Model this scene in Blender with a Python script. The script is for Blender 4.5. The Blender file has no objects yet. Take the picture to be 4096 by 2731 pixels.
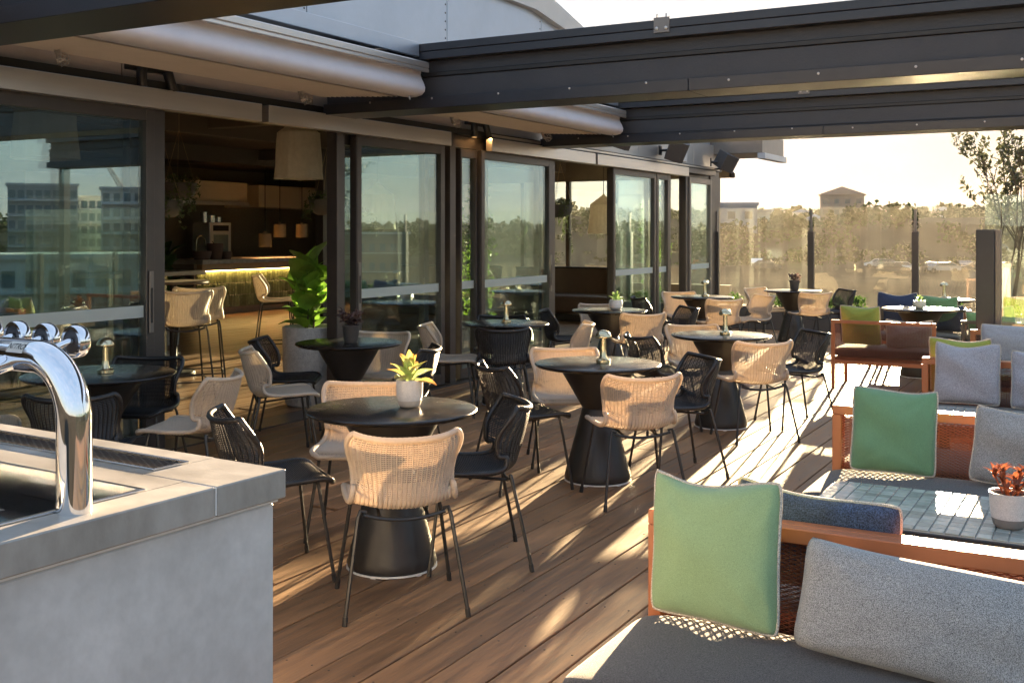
import bpy, bmesh, math, random
import numpy as np
from mathutils import Vector, Matrix, Euler
R = math.radians
random.seed(7); np.random.seed(7)
S = bpy.context.scene
COL = S.collection

# ---------------------------------------------------------------- camera
cam_d = bpy.data.cameras.new('camera'); cam = bpy.data.objects.new('camera', cam_d); COL.objects.link(cam)
cam.location = (0, 0, 1.58); cam.rotation_euler = (R(90), 0, R(29.3))
cam_d.sensor_width = 36; cam_d.lens = 38.27; cam_d.shift_y = -0.107
cam_d.clip_start = 0.05; cam_d.clip_end = 6000
S.camera = cam
# ---------------------------------------------------------------- sky and sun
SUN_EL, SUN_AZ = 7.0, -8.0          # degrees above the horizon / clockwise from +Y
w = bpy.data.worlds.new('World'); S.world = w; w.use_nodes = True
nt = w.node_tree; nt.nodes.clear()
sky = nt.nodes.new('ShaderNodeTexSky'); sky.sky_type = 'NISHITA'; sky.sun_disc = False
sky.sun_elevation = R(SUN_EL); sky.sun_rotation = R(SUN_AZ); sky.altitude = 30
sky.air_density = 1.0; sky.dust_density = .6; sky.ozone_density = 2.0
tc = nt.nodes.new('ShaderNodeTexCoord')
mp = nt.nodes.new('ShaderNodeMapping'); mp.inputs['Scale'].default_value = (1.0, 1.0, 3.2)
nz = nt.nodes.new('ShaderNodeTexNoise'); nz.inputs['Scale'].default_value = 2.6; nz.inputs['Detail'].default_value = 9; nz.inputs['Roughness'].default_value = .58
rp = nt.nodes.new('ShaderNodeValToRGB'); rp.color_ramp.elements[0].position = .42; rp.color_ramp.elements[1].position = .72
rp.color_ramp.elements[0].color = (.22, .22, .22, 1); rp.color_ramp.elements[1].color = (.85, .85, .85, 1)
hs = nt.nodes.new('ShaderNodeMix'); hs.data_type = 'RGBA'; hs.inputs[0].default_value = .62; hs.inputs[7].default_value = (.80, .775, .81, 1)   # thin high cloud
mx = nt.nodes.new('ShaderNodeMix'); mx.data_type = 'RGBA'
bg = nt.nodes.new('ShaderNodeBackground'); bg.inputs['Strength'].default_value = .15
out = nt.nodes.new('ShaderNodeOutputWorld')
L = nt.links.new
L(tc.outputs['Generated'], mp.inputs['Vector']); L(mp.outputs[0], nz.inputs['Vector']); L(nz.outputs['Fac'], rp.inputs[0])
nz2 = nt.nodes.new('ShaderNodeTexNoise'); nz2.inputs['Scale'].default_value = 5.5; nz2.inputs['Detail'].default_value = 8; L(mp.outputs[0], nz2.inputs['Vector'])
cr = nt.nodes.new('ShaderNodeValToRGB'); cr.color_ramp.elements[0].position = .36; cr.color_ramp.elements[1].position = .66
cr.color_ramp.elements[0].color = (.29, .315, .40, 1); cr.color_ramp.elements[1].color = (.45, .46, .52, 1); L(nz2.outputs['Fac'], cr.inputs[0]); L(cr.outputs[0], hs.inputs[7])   # shaded and lit cloud
# soft limit put on the sky colour dims the glow round the sun: c / (1 + c / k)
dv = nt.nodes.new('ShaderNodeVectorMath'); dv.operation = 'MULTIPLY_ADD'; L(sky.outputs[0], dv.inputs[0]); dv.inputs[1].default_value = (1 / .44, 1 / .41, 1 / .42); dv.inputs[2].default_value = (1, 1, 1)
dq = nt.nodes.new('ShaderNodeVectorMath'); dq.operation = 'DIVIDE'; L(sky.outputs[0], dq.inputs[0]); L(dv.outputs[0], dq.inputs[1])
dl = nt.nodes.new('ShaderNodeVectorMath'); dl.operation = 'DOT_PRODUCT'; L(sky.outputs[0], dl.inputs[0]); dl.inputs[1].default_value = (.4 / .37, .4 / .37, .2 / .37)
da = nt.nodes.new('ShaderNodeMath'); da.operation = 'ADD'; L(dl.outputs['Value'], da.inputs[0]); da.inputs[1].default_value = 1
dd_ = nt.nodes.new('ShaderNodeVectorMath'); dd_.operation = 'DIVIDE'; L(sky.outputs[0], dd_.inputs[0]); L(da.outputs[0], dd_.inputs[1])
dm = nt.nodes.new('ShaderNodeMix'); dm.data_type = 'RGBA'; dm.inputs[0].default_value = .55; L(dq.outputs[0], dm.inputs[6]); L(dd_.outputs[0], dm.inputs[7])
L(dm.outputs[2], hs.inputs[6]); L(rp.outputs[0], mx.inputs[0]); L(dm.outputs[2], mx.inputs[6]); L(hs.outputs[2], mx.inputs[7])
L(mx.outputs[2], bg.inputs['Color']); L(bg.outputs[0], out.inputs[0])
sd = bpy.data.lights.new('sun', 'SUN'); sd.energy = 3.3; sd.angle = R(.6); sd.color = (1.0, .71, .41)
sun = bpy.data.objects.new('sun', sd); COL.objects.link(sun)
az = R(SUN_AZ); el = R(SUN_EL)
sdir = Vector((math.sin(az) * math.cos(el), math.cos(az) * math.cos(el), math.sin(el)))
sun.rotation_euler = sdir.to_track_quat('Z', 'Y').to_euler(); sun.location = sdir * 60
vs = S.view_settings
vs.view_transform = 'Standard'; vs.look = 'None'; vs.gamma = 1; vs.use_curve_mapping = False; vs.exposure = 4.15
S.cycles.max_bounces = 10; S.cycles.transparent_max_bounces = 24; S.cycles.glossy_bounces = 5

# ---------------------------------------------------------------- materials
MATS = {}
def mat(name, col, rough=.5, metal=0, var=0, vscale=8, bump=0, bscale=40, stretch=None, col2=None, spec=.5, objrand=0, transl=0, coat=0, emit=None, coords='Object', speck=0, speckscale=300, sheen=0, rvar=0, detail=6):
    if name in MATS: return MATS[name]
    m = bpy.data.materials.new(name); m.use_nodes = True; t = m.node_tree; n = t.nodes; l = t.links.new
    p = n['Principled BSDF']; p.inputs['Base Color'].default_value = (*col, 1); p.inputs['Roughness'].default_value = rough
    p.inputs['Metallic'].default_value = metal; p.inputs['Specular IOR Level'].default_value = spec
    if coat: p.inputs['Coat Weight'].default_value = coat; p.inputs['Coat Roughness'].default_value = .06
    if sheen: p.inputs['Sheen Weight'].default_value = sheen
    if emit: p.inputs['Emission Color'].default_value = (*emit[0], 1); p.inputs['Emission Strength'].default_value = emit[1]
    co = None
    if var or bump or objrand or speck or rvar:
        tcn = n.new('ShaderNodeTexCoord'); co = tcn.outputs[coords]
        if objrand:
            oi = n.new('ShaderNodeObjectInfo'); vm = n.new('ShaderNodeVectorMath'); vm.operation = 'MULTIPLY_ADD'
            l(oi.outputs['Random'], vm.inputs[0]); vm.inputs[1].default_value = (37, 61, 17); l(co, vm.inputs[2]); co = vm.outputs[0]
        if stretch:
            mpn = n.new('ShaderNodeMapping'); mpn.inputs['Scale'].default_value = stretch; l(co, mpn.inputs['Vector']); co = mpn.outputs[0]
    cur = None
    if var:
        a = n.new('ShaderNodeTexNoise'); a.inputs['Scale'].default_value = vscale; a.inputs['Detail'].default_value = detail; a.inputs['Roughness'].default_value = .62; l(co, a.inputs['Vector'])
        rm = n.new('ShaderNodeMapRange'); rm.inputs[1].default_value = .3; rm.inputs[2].default_value = .7; l(a.outputs['Fac'], rm.inputs[0])
        c2 = col2 if col2 else tuple(max(0, c * (1 - var)) for c in col)
        mi = n.new('ShaderNodeMix'); mi.data_type = 'RGBA'; mi.inputs[6].default_value = (*c2, 1); mi.inputs[7].default_value = (*col, 1)
        l(rm.outputs[0], mi.inputs[0]); cur = mi.outputs[2]
        if rvar:
            rr = n.new('ShaderNodeMapRange'); rr.inputs[3].default_value = rough - rvar; rr.inputs[4].default_value = rough + rvar
            l(rm.outputs[0], rr.inputs[0]); l(rr.outputs[0], p.inputs['Roughness'])
    if speck:
        a = n.new('ShaderNodeTexNoise'); a.inputs['Scale'].default_value = speckscale; a.inputs['Detail'].default_value = 2; l(co, a.inputs['Vector'])
        rm = n.new('ShaderNodeMapRange'); rm.inputs[1].default_value = .35; rm.inputs[2].default_value = .65; rm.inputs[3].default_value = 1 - speck; rm.inputs[4].default_value = 1 + speck
        l(a.outputs['Fac'], rm.inputs[0])
        ml = n.new('ShaderNodeMix'); ml.data_type = 'RGBA'; ml.blend_type = 'MULTIPLY'; ml.inputs[0].default_value = 1
        if cur: l(cur, ml.inputs[6])
        else: ml.inputs[6].default_value = (*col, 1)
        l(rm.outputs[0], ml.inputs[7]); cur = ml.outputs[2]
    if objrand:
        rm = n.new('ShaderNodeMapRange'); rm.inputs[3].default_value = 1 - objrand; rm.inputs[4].default_value = 1 + objrand
        oi2 = n.new('ShaderNodeObjectInfo'); l(oi2.outputs['Random'], rm.inputs[0])
        ml = n.new('ShaderNodeMix'); ml.data_type = 'RGBA'; ml.blend_type = 'MULTIPLY'; ml.inputs[0].default_value = 1
        if cur: l(cur, ml.inputs[6])
        else: ml.inputs[6].default_value = (*col, 1)
        l(rm.outputs[0], ml.inputs[7]); cur = ml.outputs[2]
    if cur: l(cur, p.inputs['Base Color'])
    if bump:
        b = n.new('ShaderNodeTexNoise'); b.inputs['Scale'].default_value = bscale; b.inputs['Detail'].default_value = 4; l(co, b.inputs['Vector'])
        bm_ = n.new('ShaderNodeBump'); bm_.inputs['Strength'].default_value = bump; bm_.inputs['Distance'].default_value = .01
        l(b.outputs['Fac'], bm_.inputs['Height']); l(bm_.outputs[0], p.inputs['Normal'])
    if transl:
        tr = n.new('ShaderNodeBsdfTranslucent'); ms = n.new('ShaderNodeMixShader'); ms.inputs[0].default_value = transl
        if cur: l(cur, tr.inputs['Color'])
        else: tr.inputs['Color'].default_value = (*[min(1, c * 1.15) for c in col], 1)
        l(p.outputs[0], ms.inputs[1]); l(tr.outputs[0], ms.inputs[2]); l(ms.outputs[0], n['Material Output'].inputs[0])
    MATS[name] = m; return m

def glass(name, tint, f0=.05, dust=0, dscale=18, power=5, gcol=(.95, .97, .96, 1)):
    m = bpy.data.materials.new(name); m.use_nodes = True; t = m.node_tree; n = t.nodes; l = t.links.new; n.remove(n['Principled BSDF'])
    tr = n.new('ShaderNodeBsdfTransparent'); tr.inputs[0].default_value = (*tint, 1)
    gl = n.new('ShaderNodeBsdfGlossy'); gl.inputs['Roughness'].default_value = .0; gl.inputs['Color'].default_value = gcol
    lw = n.new('ShaderNodeLayerWeight'); lw.inputs[0].default_value = .5
    pw = n.new('ShaderNodeMath'); pw.operation = 'POWER'; l(lw.outputs['Facing'], pw.inputs[0]); pw.inputs[1].default_value = power
    ma = n.new('ShaderNodeMath'); ma.operation = 'MULTIPLY_ADD'; l(pw.outputs[0], ma.inputs[0]); ma.inputs[1].default_value = 1 - f0; ma.inputs[2].default_value = f0
    ms = n.new('ShaderNodeMixShader'); l(ma.outputs[0], ms.inputs[0]); l(tr.outputs[0], ms.inputs[1]); l(gl.outputs[0], ms.inputs[2])
    last = ms.outputs[0]
    if dust:
        tcn = n.new('ShaderNodeTexCoord')
        a = n.new('ShaderNodeTexNoise'); a.inputs['Scale'].default_value = 260; a.inputs['Detail'].default_value = 2; l(tcn.outputs['Object'], a.inputs['Vector'])
        r1 = n.new('ShaderNodeMapRange'); r1.inputs[1].default_value = .60; r1.inputs[2].default_value = .74; r1.inputs[3].default_value = 0; r1.inputs[4].default_value = 7; l(a.outputs['Fac'], r1.inputs[0])
        mpn = n.new('ShaderNodeMapping'); mpn.inputs['Scale'].default_value = (4, 4, 1.1); l(tcn.outputs['Object'], mpn.inputs['Vector'])
        b = n.new('ShaderNodeTexNoise'); b.inputs['Scale'].default_value = 1.6; b.inputs['Detail'].default_value = 7; l(mpn.outputs[0], b.inputs['Vector'])
        r2 = n.new('ShaderNodeMapRange'); r2.inputs[1].default_value = .3; r2.inputs[2].default_value = .75; r2.inputs[3].default_value = .5; r2.inputs[4].default_value = 1.3; l(b.outputs['Fac'], r2.inputs[0])
        mu = n.new('ShaderNodeMath'); mu.operation = 'ADD'; l(r1.outputs[0], mu.inputs[0]); l(r2.outputs[0], mu.inputs[1])
        m2 = n.new('ShaderNodeMath'); m2.operation = 'MULTIPLY'; l(mu.outputs[0], m2.inputs[0]); m2.inputs[1].default_value = dust; m2.use_clamp = True
        ts = n.new('ShaderNodeBsdfTranslucent'); ts.inputs[0].default_value = (.8, .76, .68, 1)
        ms2 = n.new('ShaderNodeMixShader'); l(m2.outputs[0], ms2.inputs[0]); l(last, ms2.inputs[1]); l(ts.outputs[0], ms2.inputs[2]); last = ms2.outputs[0]
    l(last, n['Material Output'].inputs[0]); MATS[name] = m; return m

# ---------------------------------------------------------------- mesh helper
class MB:
    def __init__(s): s.v = []; s.f = []
    def add(s, vs_, fs_):
        o = len(s.v); s.v += [tuple(p) for p in vs_]; s.f += [tuple(i + o for i in f) for f in fs_]; return s
    def box(s, lo, hi, b=0, M=None):
        x0, y0, z0 = lo; x1, y1, z1 = hi
        if not b:
            vv = [(x0, y0, z0), (x1, y0, z0), (x1, y1, z0), (x0, y1, z0), (x0, y0, z1), (x1, y0, z1), (x1, y1, z1), (x0, y1, z1)]
            ff = [(3, 2, 1, 0), (4, 5, 6, 7), (0, 1, 5, 4), (1, 2, 6, 5), (2, 3, 7, 6), (3, 0, 4, 7)]
        else:
            vv = []; idx = {}
            for i, X in enumerate((x0, x1)):
                for j, Y in enumerate((y0, y1)):
                    for k, Z in enumerate((z0, z1)):
                        sx = b if i == 0 else -b; sy = b if j == 0 else -b; sz = b if k == 0 else -b
                        for a, p in enumerate(((X, Y + sy, Z + sz), (X + sx, Y, Z + sz), (X + sx, Y + sy, Z))):
                            idx[(i, j, k, a)] = len(vv); vv.append(p)
            q = idx; ff = []
            for i in (0, 1):
                f = [q[(i, 0, 0, 0)], q[(i, 1, 0, 0)], q[(i, 1, 1, 0)], q[(i, 0, 1, 0)]]; ff.append(f if i else f[::-1])
                f = [q[(0, i, 0, 1)], q[(1, i, 0, 1)], q[(1, i, 1, 1)], q[(0, i, 1, 1)]]; ff.append(f[::-1] if i else f)
                f = [q[(0, 0, i, 2)], q[(1, 0, i, 2)], q[(1, 1, i, 2)], q[(0, 1, i, 2)]]; ff.append(f if i else f[::-1])
            for a in (0, 1):
                for c in (0, 1):
                    ff.append([q[(a, c, 0, 0)], q[(a, c, 1, 0)], q[(a, c, 1, 1)], q[(a, c, 0, 1)]])
                    ff.append([q[(a, 0, c, 0)], q[(a, 1, c, 0)], q[(a, 1, c, 2)], q[(a, 0, c, 2)]])
                    ff.append([q[(0, a, c, 1)], q[(1, a, c, 1)], q[(1, a, c, 2)], q[(0, a, c, 2)]])
            for i in (0, 1):
                for j in (0, 1):
                    for k in (0, 1): ff.append([q[(i, j, k, 0)], q[(i, j, k, 1)], q[(i, j, k, 2)]])
        if M: vv = [M @ Vector(p) for p in vv]
        return s.add(vv, ff)
    def tube(s, path, r, n=8, caps=True, closed=False, flat=1.0):
        P = [Vector(p) for p in path]; m = len(P); rs = r if isinstance(r, (list, tuple)) else [r] * m
        vv = []; up = None
        for i in range(m):
            if closed: t = P[(i + 1) % m] - P[i - 1]
            else: t = P[min(i + 1, m - 1)] - P[max(i - 1, 0)]
            t.normalize()
            if up is None:
                up = Vector((0, 0, 1)) if abs(t.z) < .9 else Vector((0, 1, 0))
            a = t.cross(up)
            if a.length < 1e-5: a = t.cross(Vector((1, .3, 0)))
            a.normalize(); up = a.cross(t).normalized()
            for k in range(n):
                th = 2 * math.pi * k / n; vv.append(P[i] + (a * math.cos(th) * flat + up * math.sin(th)) * rs[i])
        ff = []
        for i in range(m if closed else m - 1):
            j = (i + 1) % m
            for k in range(n): ff.append((i * n + k, i * n + (k + 1) % n, j * n + (k + 1) % n, j * n + k))
        if caps and not closed: ff.append(tuple(range(n))[::-1]); ff.append(tuple((m - 1) * n + k for k in range(n)))
        return s.add(vv, ff)
    def lathe(s, prof, n=32, c=(0, 0, 0), close=True):
        vv = []; m = len(prof)
        for r, z in prof:
            for k in range(n):
                th = 2 * math.pi * k / n; vv.append((c[0] + r * math.cos(th), c[1] + r * math.sin(th), c[2] + z))
        ff = []
        for i in range(m - 1):
            for k in range(n): ff.append((i * n + k, i * n + (k + 1) % n, (i + 1) * n + (k + 1) % n, (i + 1) * n + k))
        if close:
            ff.append(tuple(range(n))[::-1]); ff.append(tuple((m - 1) * n + k for k in range(n)))
        return s.add(vv, ff)
    def grid(s, fn, nu, nv, wrap=False):
        vv = [fn(i / (nu if wrap else nu - 1), j / (nv - 1)) for j in range(nv) for i in range(nu)]; ff = []
        for j in range(nv - 1):
            for i in range(nu if wrap else nu - 1):
                k = (i + 1) % nu; ff.append((j * nu + i, j * nu + k, (j + 1) * nu + k, (j + 1) * nu + i))
        return s.add(vv, ff)
    def extrude(s, prof, axis, a0, a1):
        """prof = list of 2-D points of a closed polygon, swept along axis 0/1/2"""
        def P(p, a):
            q = list(p); q.insert(axis, a); return tuple(q)
        n = len(prof); vv = [P(p, a0) for p in prof] + [P(p, a1) for p in prof]
        ff = [(i, (i + 1) % n, n + (i + 1) % n, n + i) for i in range(n)] + [tuple(range(n))[::-1], tuple(range(n, 2 * n))]
        return s.add(vv, ff)
    def mesh(s, name, smooth=40):
        me = bpy.data.meshes.new(name); me.from_pydata(s.v, [], s.f); me.validate()
        bmn = bmesh.new(); bmn.from_mesh(me); bmesh.ops.recalc_face_normals(bmn, faces=bmn.faces); bmn.to_mesh(me); bmn.free()
        if smooth:
            me.polygons.foreach_set('use_smooth', [True] * len(me.polygons)); me.set_sharp_from_angle(angle=R(smooth))
        return me
    def build(s, name, m, parent=None, smooth=40):
        return obj(name, s.mesh(name, smooth), m, parent)
def obj(name, me, m=None, parent=None, loc=None, rot=None, scale=None):
    o = bpy.data.objects.new(name, me); COL.objects.link(o)
    if m is not None:
        if len(me.materials) == 0: me.materials.append(m)
        elif me.materials[0] != m: o.material_slots[0].link = 'OBJECT'; o.material_slots[0].material = m
    if parent: o.parent = parent
    if loc is not None: o.location = loc
    if rot is not None: o.rotation_euler = rot
    if scale is not None: o.scale = scale if hasattr(scale, '__len__') else (scale,) * 3
    return o
def tag(o, label, cat, group=None, kind=None):
    if label: o['label'] = label
    if cat: o['category'] = cat
    if group: o['group'] = group
    if kind: o['kind'] = kind
    return o
def thing(name, label, cat, loc=(0, 0, 0), rotz=0, group=None):
    o = bpy.data.objects.new(name, None); COL.objects.link(o); o.empty_display_size = .1
    o.location = loc; o.rotation_euler = (0, 0, rotz); return tag(o, label, cat, group)
def dup(root, loc, rotz, label, group=None, scale=None, mats=None):
    r = root.copy(); COL.objects.link(r); r.location = loc; r.rotation_euler = (0, 0, rotz); r['label'] = label
    if group: r['group'] = group
    if scale: r.scale = scale
    def rec(src, dst):
        for ch in src.children:
            c = ch.copy(); COL.objects.link(c); c.parent = dst
            if mats and ch.material_slots and ch.material_slots[0].material in mats:
                c.material_slots[0].link = 'OBJECT'; c.material_slots[0].material = mats[ch.material_slots[0].material]
            rec(ch, c)
    rec(root, r); return r
def struct(name, mb, m, parent=None, smooth=40):
    o = mb.build(name, m, parent, smooth)
    if not parent: o['kind'] = 'structure'
    return o
rnd = random.uniform
def foliage(mb, pts, size, aspect=.45, up=.3):
    """folded diamond leaves round given points"""
    for p in pts:
        d = Vector((rnd(-1, 1), rnd(-1, 1), rnd(-1, 1) + up)).normalized(); q = d.orthogonal(); q.rotate(Matrix.Rotation(rnd(0, 6.28), 3, d)); nrm = d.cross(q)
        s_ = size * rnd(.6, 1.25); p = Vector(p)
        a = p; b = p + d * s_ * .5 + q * s_ * aspect * .5 + nrm * s_ * .08; c = p + d * s_; e = p + d * s_ * .5 - q * s_ * aspect * .5 + nrm * s_ * .08
        mb.add([a, b, c, e], [(0, 1, 2), (0, 2, 3)])
def leafmesh(name, L_, W_, curl=.25, cup=.15, n=7, shape=1.0, base=.12):
    """leaf along +Y from the origin, top side up +Z"""
    def fn(u, v):
        t = v; wd = W_ * .5 * (math.sin(math.pi * min(1, t ** shape * .93 + .05)) ** .75) * (1 if t > base else .35 + .65 * t / base)
        x = (u * 2 - 1)
        return (x * wd, L_ * t * (1 - .12 * curl * t), L_ * (curl * (t - 1.25 * t * t)) * .8 + cup * wd * abs(x) ** 1.6 + .012 * L_ * math.sin(9 * t + 3 * x))
    return MB().grid(fn, 5, n).mesh(name, 60)
# ---------------------------------------------------------------- palette
deck_m = mat('deck_timber', (.36, .19, .088), .50, var=.5, vscale=3.0, stretch=(9, .55, 9), bump=.25, bscale=24, objrand=.24, col2=(.155, .088, .048), rvar=.1, spec=.38)
floor_m = mat('indoor_timber', (.28, .155, .08), .38, var=.4, vscale=3.0, stretch=(9, .55, 9), bump=.2, bscale=20, objrand=.2, col2=(.11, .055, .028))
dark_m = mat('under_deck', (.012, .010, .009), .9)
beam_m = mat('pergola_paint', (.030, .033, .042), .34, var=.2, vscale=5, bump=.06, bscale=90, spec=.5)
beam2_m = mat('pergola_web', (.046, .046, .052), .45, var=.18, vscale=4, bump=.18, bscale=70)
frame_m = mat('bronze_frame', (.085, .076, .072), .36, metal=.4, var=.18, vscale=6)
frame_l = mat('bronze_frame_pale', (.21, .19, .175), .36, metal=.5, var=.15, vscale=6)  # paler tone of the frame bronze
alu_m = mat('brushed_aluminium', (.60, .56, .52), .34, metal=.75, var=.1, vscale=3, stretch=(1, .2, 8), bump=.03, bscale=120)
galv_m = mat('galvanised_sheet', (.42, .46, .53), .38, metal=.7, var=.12, vscale=1.6, bump=.05, bscale=2.2)
fascia_m = mat('fascia_board', (.48, .39, .31), .62, var=.12, vscale=3)
silver_m = mat('silver_cladding', (.50, .48, .46), .40, metal=.6, var=.1, vscale=2)
awn_m = mat('awning_fabric', (.74, .74, .80), .75, var=.06, vscale=6, transl=.12)
awnp_m = mat('awning_pleat', (.62, .57, .52), .8, var=.08, vscale=6)
steel_m = mat('galvanised_pipe', (.6, .58, .55), .35, metal=.7, var=.2, vscale=60)
chrome_m = mat('polished_chrome', (.80, .81, .83), .035, metal=1)
inox_m = mat('stainless', (.62, .62, .62), .22, metal=1, var=.1, vscale=8)
black_m = mat('black_plastic', (.018, .017, .017), .45, var=.2, vscale=10)
lampblk_m = mat('black_powdercoat', (.02, .019, .019), .4)
tbl_m = mat('black_tabletop', (.016, .014, .013), .24, var=.3, vscale=5, rvar=.06, speck=.3, speckscale=500)
tblb_m = mat('black_table_base', (.022, .021, .021), .42, var=.35, vscale=7, rvar=.1)
leg_m = mat('black_steel', (.02, .02, .02), .38)
brass_m = mat('brushed_brass', (.66, .58, .38), .22, metal=1, var=.08, vscale=20, stretch=(1, 1, 14))
wick_b = mat('beige_wicker', (.66, .56, .45), .5, var=.12, vscale=30, transl=.32, objrand=.05)
wick_k = mat('black_wicker', (.017, .0165, .018), .42, var=.2, vscale=30)
conc_m = mat('pale_concrete', (.62, .615, .61), .5, var=.3, vscale=2.6, bump=.05, bscale=60, col2=(.43, .425, .415), detail=9, speck=.05, speckscale=30)
conct_m = mat('concrete_top', (.40, .385, .36), .42, var=.34, vscale=4.2, bump=.05, bscale=80, col2=(.23, .215, .19), stretch=(1, 1.8, 1), detail=10, rvar=.12)
seal_m = mat('white_sealant', (.7, .7, .69), .5)
org_m = mat('terracotta_powdercoat', (.46, .15, .06), .38, var=.06, vscale=4); orgm_m = mat('terracotta_mesh', (.22, .075, .04), .5)
seat_m = mat('charcoal_fabric', (.048, .043, .042), .9, speck=.9, speckscale=260, sheen=.25, bump=.25, bscale=420)
tile_m = mat('glazed_tile', (.42, .46, .42), .16, var=.35, vscale=25, objrand=.26, col2=(.33, .34, .30), bump=.05, bscale=30)
grout_m = mat('grout', (.5, .5, .48), .85)
c_green = mat('green_cushion', (.29, .43, .22), .88, speck=.18, speckscale=520, sheen=.25, bump=.2, bscale=520, var=.12, vscale=7)
c_teal = mat('teal_cushion', (.15, .31, .165), .88, speck=.18, speckscale=520, sheen=.25, bump=.2, bscale=520, var=.1, vscale=7)
c_lime = mat('lime_cushion', (.30, .36, .07), .88, speck=.18, speckscale=520, sheen=.25)
c_grey = mat('grey_tweed', (.33, .325, .315), .92, speck=.7, speckscale=520, sheen=.3, bump=.3, bscale=420, var=.12, vscale=6)
c_lilac = mat('lilac_grey_cushion', (.36, .37, .41), .92, speck=.45, speckscale=300, sheen=.3)
c_blue = mat('blue_tweed', (.055, .09, .19), .92, speck=.7, speckscale=260, sheen=.3, bump=.4, bscale=260, var=.5, vscale=5, col2=(.05, .055, .075))
c_navy = mat('navy_cushion', (.03, .045, .10), .9, speck=.3, speckscale=400)
pipe_m = mat('woven_piping', (.52, .47, .40), .9, speck=.6, speckscale=500)
pot_w = mat('white_glaze_pot', (.66, .63, .60), .32, var=.1, vscale=60, speck=.12, speckscale=260)
pot_t = mat('bare_clay_pot', (.46, .40, .34), .7)
pot_g = mat('grey_clay_pot', (.20, .19, .18), .7)
pot_d = mat('dark_pot', (.075, .07, .07), .5, bump=.5, bscale=160)
pot_c = mat('rough_concrete_pot', (.50, .49, .47), .8, var=.3, vscale=30, bump=.9, bscale=90)
soil_m = mat('soil', (.09, .06, .035), .95, bump=.8, bscale=60, var=.5, vscale=60)
green_m = mat('fig_leaf', (.24, .42, .06), .38, transl=.45, objrand=.3, var=.25, vscale=14)
dgreen_m = mat('dark_leaf', (.05, .11, .03), .45, transl=.3, objrand=.2)
shrub_m = mat('shrub_leaf', (.075, .15, .03), .5, transl=.4, var=.5, vscale=9)
vine_m = mat('vine_leaf', (.14, .24, .03), .45, transl=.5, var=.4, vscale=9)
trail_m = mat('trailing_leaf', (.10, .14, .05), .5, transl=.3, var=.4, vscale=20)
olive_m = mat('olive_leaf', (.075, .085, .045), .5, transl=.25, var=.3, vscale=9)
burg_m = mat('burgundy_leaf', (.15, .055, .055), .4, transl=.3, var=.6, vscale=50, col2=(.12, .12, .10))
red_m = mat('red_succulent_leaf', (.24, .075, .035), .35, transl=.3, objrand=.4)
bark_m = mat('bark', (.10, .07, .05), .85, bump=.6, bscale=40)
linen_m = mat('linen_shade', (.72, .66, .58), .9, transl=.3, var=.15, vscale=20, bump=.3, bscale=60)
wood_l = mat('pale_wood', (.42, .30, .17), .5, var=.15, vscale=9)
kit_t = mat('kitchen_tile', (.33, .29, .20), .3, var=.6, vscale=20, stretch=(1, 8, 1), bump=.3, bscale=16)
ctr_t = mat('counter_green_tile', (.15, .17, .09), .18, objrand=.35, var=.35, vscale=25)
wall_d = mat('dark_wall', (.22, .175, .135), .7, var=.3, vscale=2)
ceil_d = mat('dark_ceiling', (.11, .085, .07), .8)
hood_m = mat('hood_panel', (.52, .45, .35), .5, metal=.1, var=.1, vscale=2)
leather_m = mat('tan_leather', (.14, .085, .055), .42, var=.2, vscale=6)
clay_m = mat('clay_bowl', (.13, .075, .06), .7)
film_m = mat('frosted_film', (.72, .76, .74), .5, transl=.5)
led_m = mat('led_strip', (1, .7, .3), .5, emit=((1, .62, .2), 4))
glow_m = mat('warm_glow', (1, .6, .3), .5, emit=((1, .52, .18), 7))  # lit spotlight lenses, and the glow added inside the counter pendants
glass_f = glass('door_glass', (.88, .93, .92), f0=.15, gcol=(.74, .93, 1.0, 1), dust=.006)
glass_s = glass('screen_glass', (.92, .95, .93), f0=.04, dust=.009)
glass_p = glass('partition_glass', (.84, .92, .90), f0=.09, dust=.004)

# ---------------------------------------------------------------- the deck
PW = .195
deck = struct('deck', MB().box((-6.35, -2.0, -.30), (4.9, 18.35, -.036)), dark_m)
plankmesh = {}
def planks(parent, x0, n, ya, yb, m, lens, drop=0):
    for i in range(n):
        y = ya - rnd(0, 2.0)
        while y < yb:
            ln = random.choice(lens); e = min(y + ln, yb); s0 = max(y, ya)
            key = round(e - s0, 1)
            if key >= .3:
                if key not in plankmesh: plankmesh[key] = MB().box((-PW / 2 + .0045, 0, -.034), (PW / 2 - .0045, key - .005, 0), .003).mesh('plank', 0)
                obj('plank', plankmesh[key], m, parent, (x0 + (i + .5) * PW, s0, rnd(-.0012, .0012) - drop), (0, rnd(-.002, .002), 0))
            y = e
planks(deck, -6.24, 32, 1.2, 18.0, deck_m, (2.4, 3.0, 3.6, 4.2, 4.8))
sm = MB()
for i in range(32):
    for j in range(30):
        for s_ in (-.055, .055): sm.lathe([(.0045, .0006), (.0045, .0016)], 6, (-6.24 + (i + .5) * PW + s_ + rnd(-.004, .004), 1.45 + j * .55 + rnd(-.008, .008), 0))
sc0 = sm.build('screw', mat('deck_screw', (.05, .045, .04), .4, metal=.6), deck, 0); sc0['kind'] = 'stuff'
struct('deck_margin', MB().box((.012, -2, -.035), (4.9, 18.3, 0)), deck_m)
MB().box((-6.24, -2, -.035), (0, 1.195, 0)).build('deck_margin', deck_m)['kind'] = 'structure'
ifl = struct('indoor_floor', MB().box((-18.6, 0, -.30), (-6.36, 23.8, -.04)), dark_m)
planks(ifl, -6.36 - 44 * PW, 44, 4.0, 19.3, floor_m, (3.6, 4.8, 6.0), drop=.004)
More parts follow.
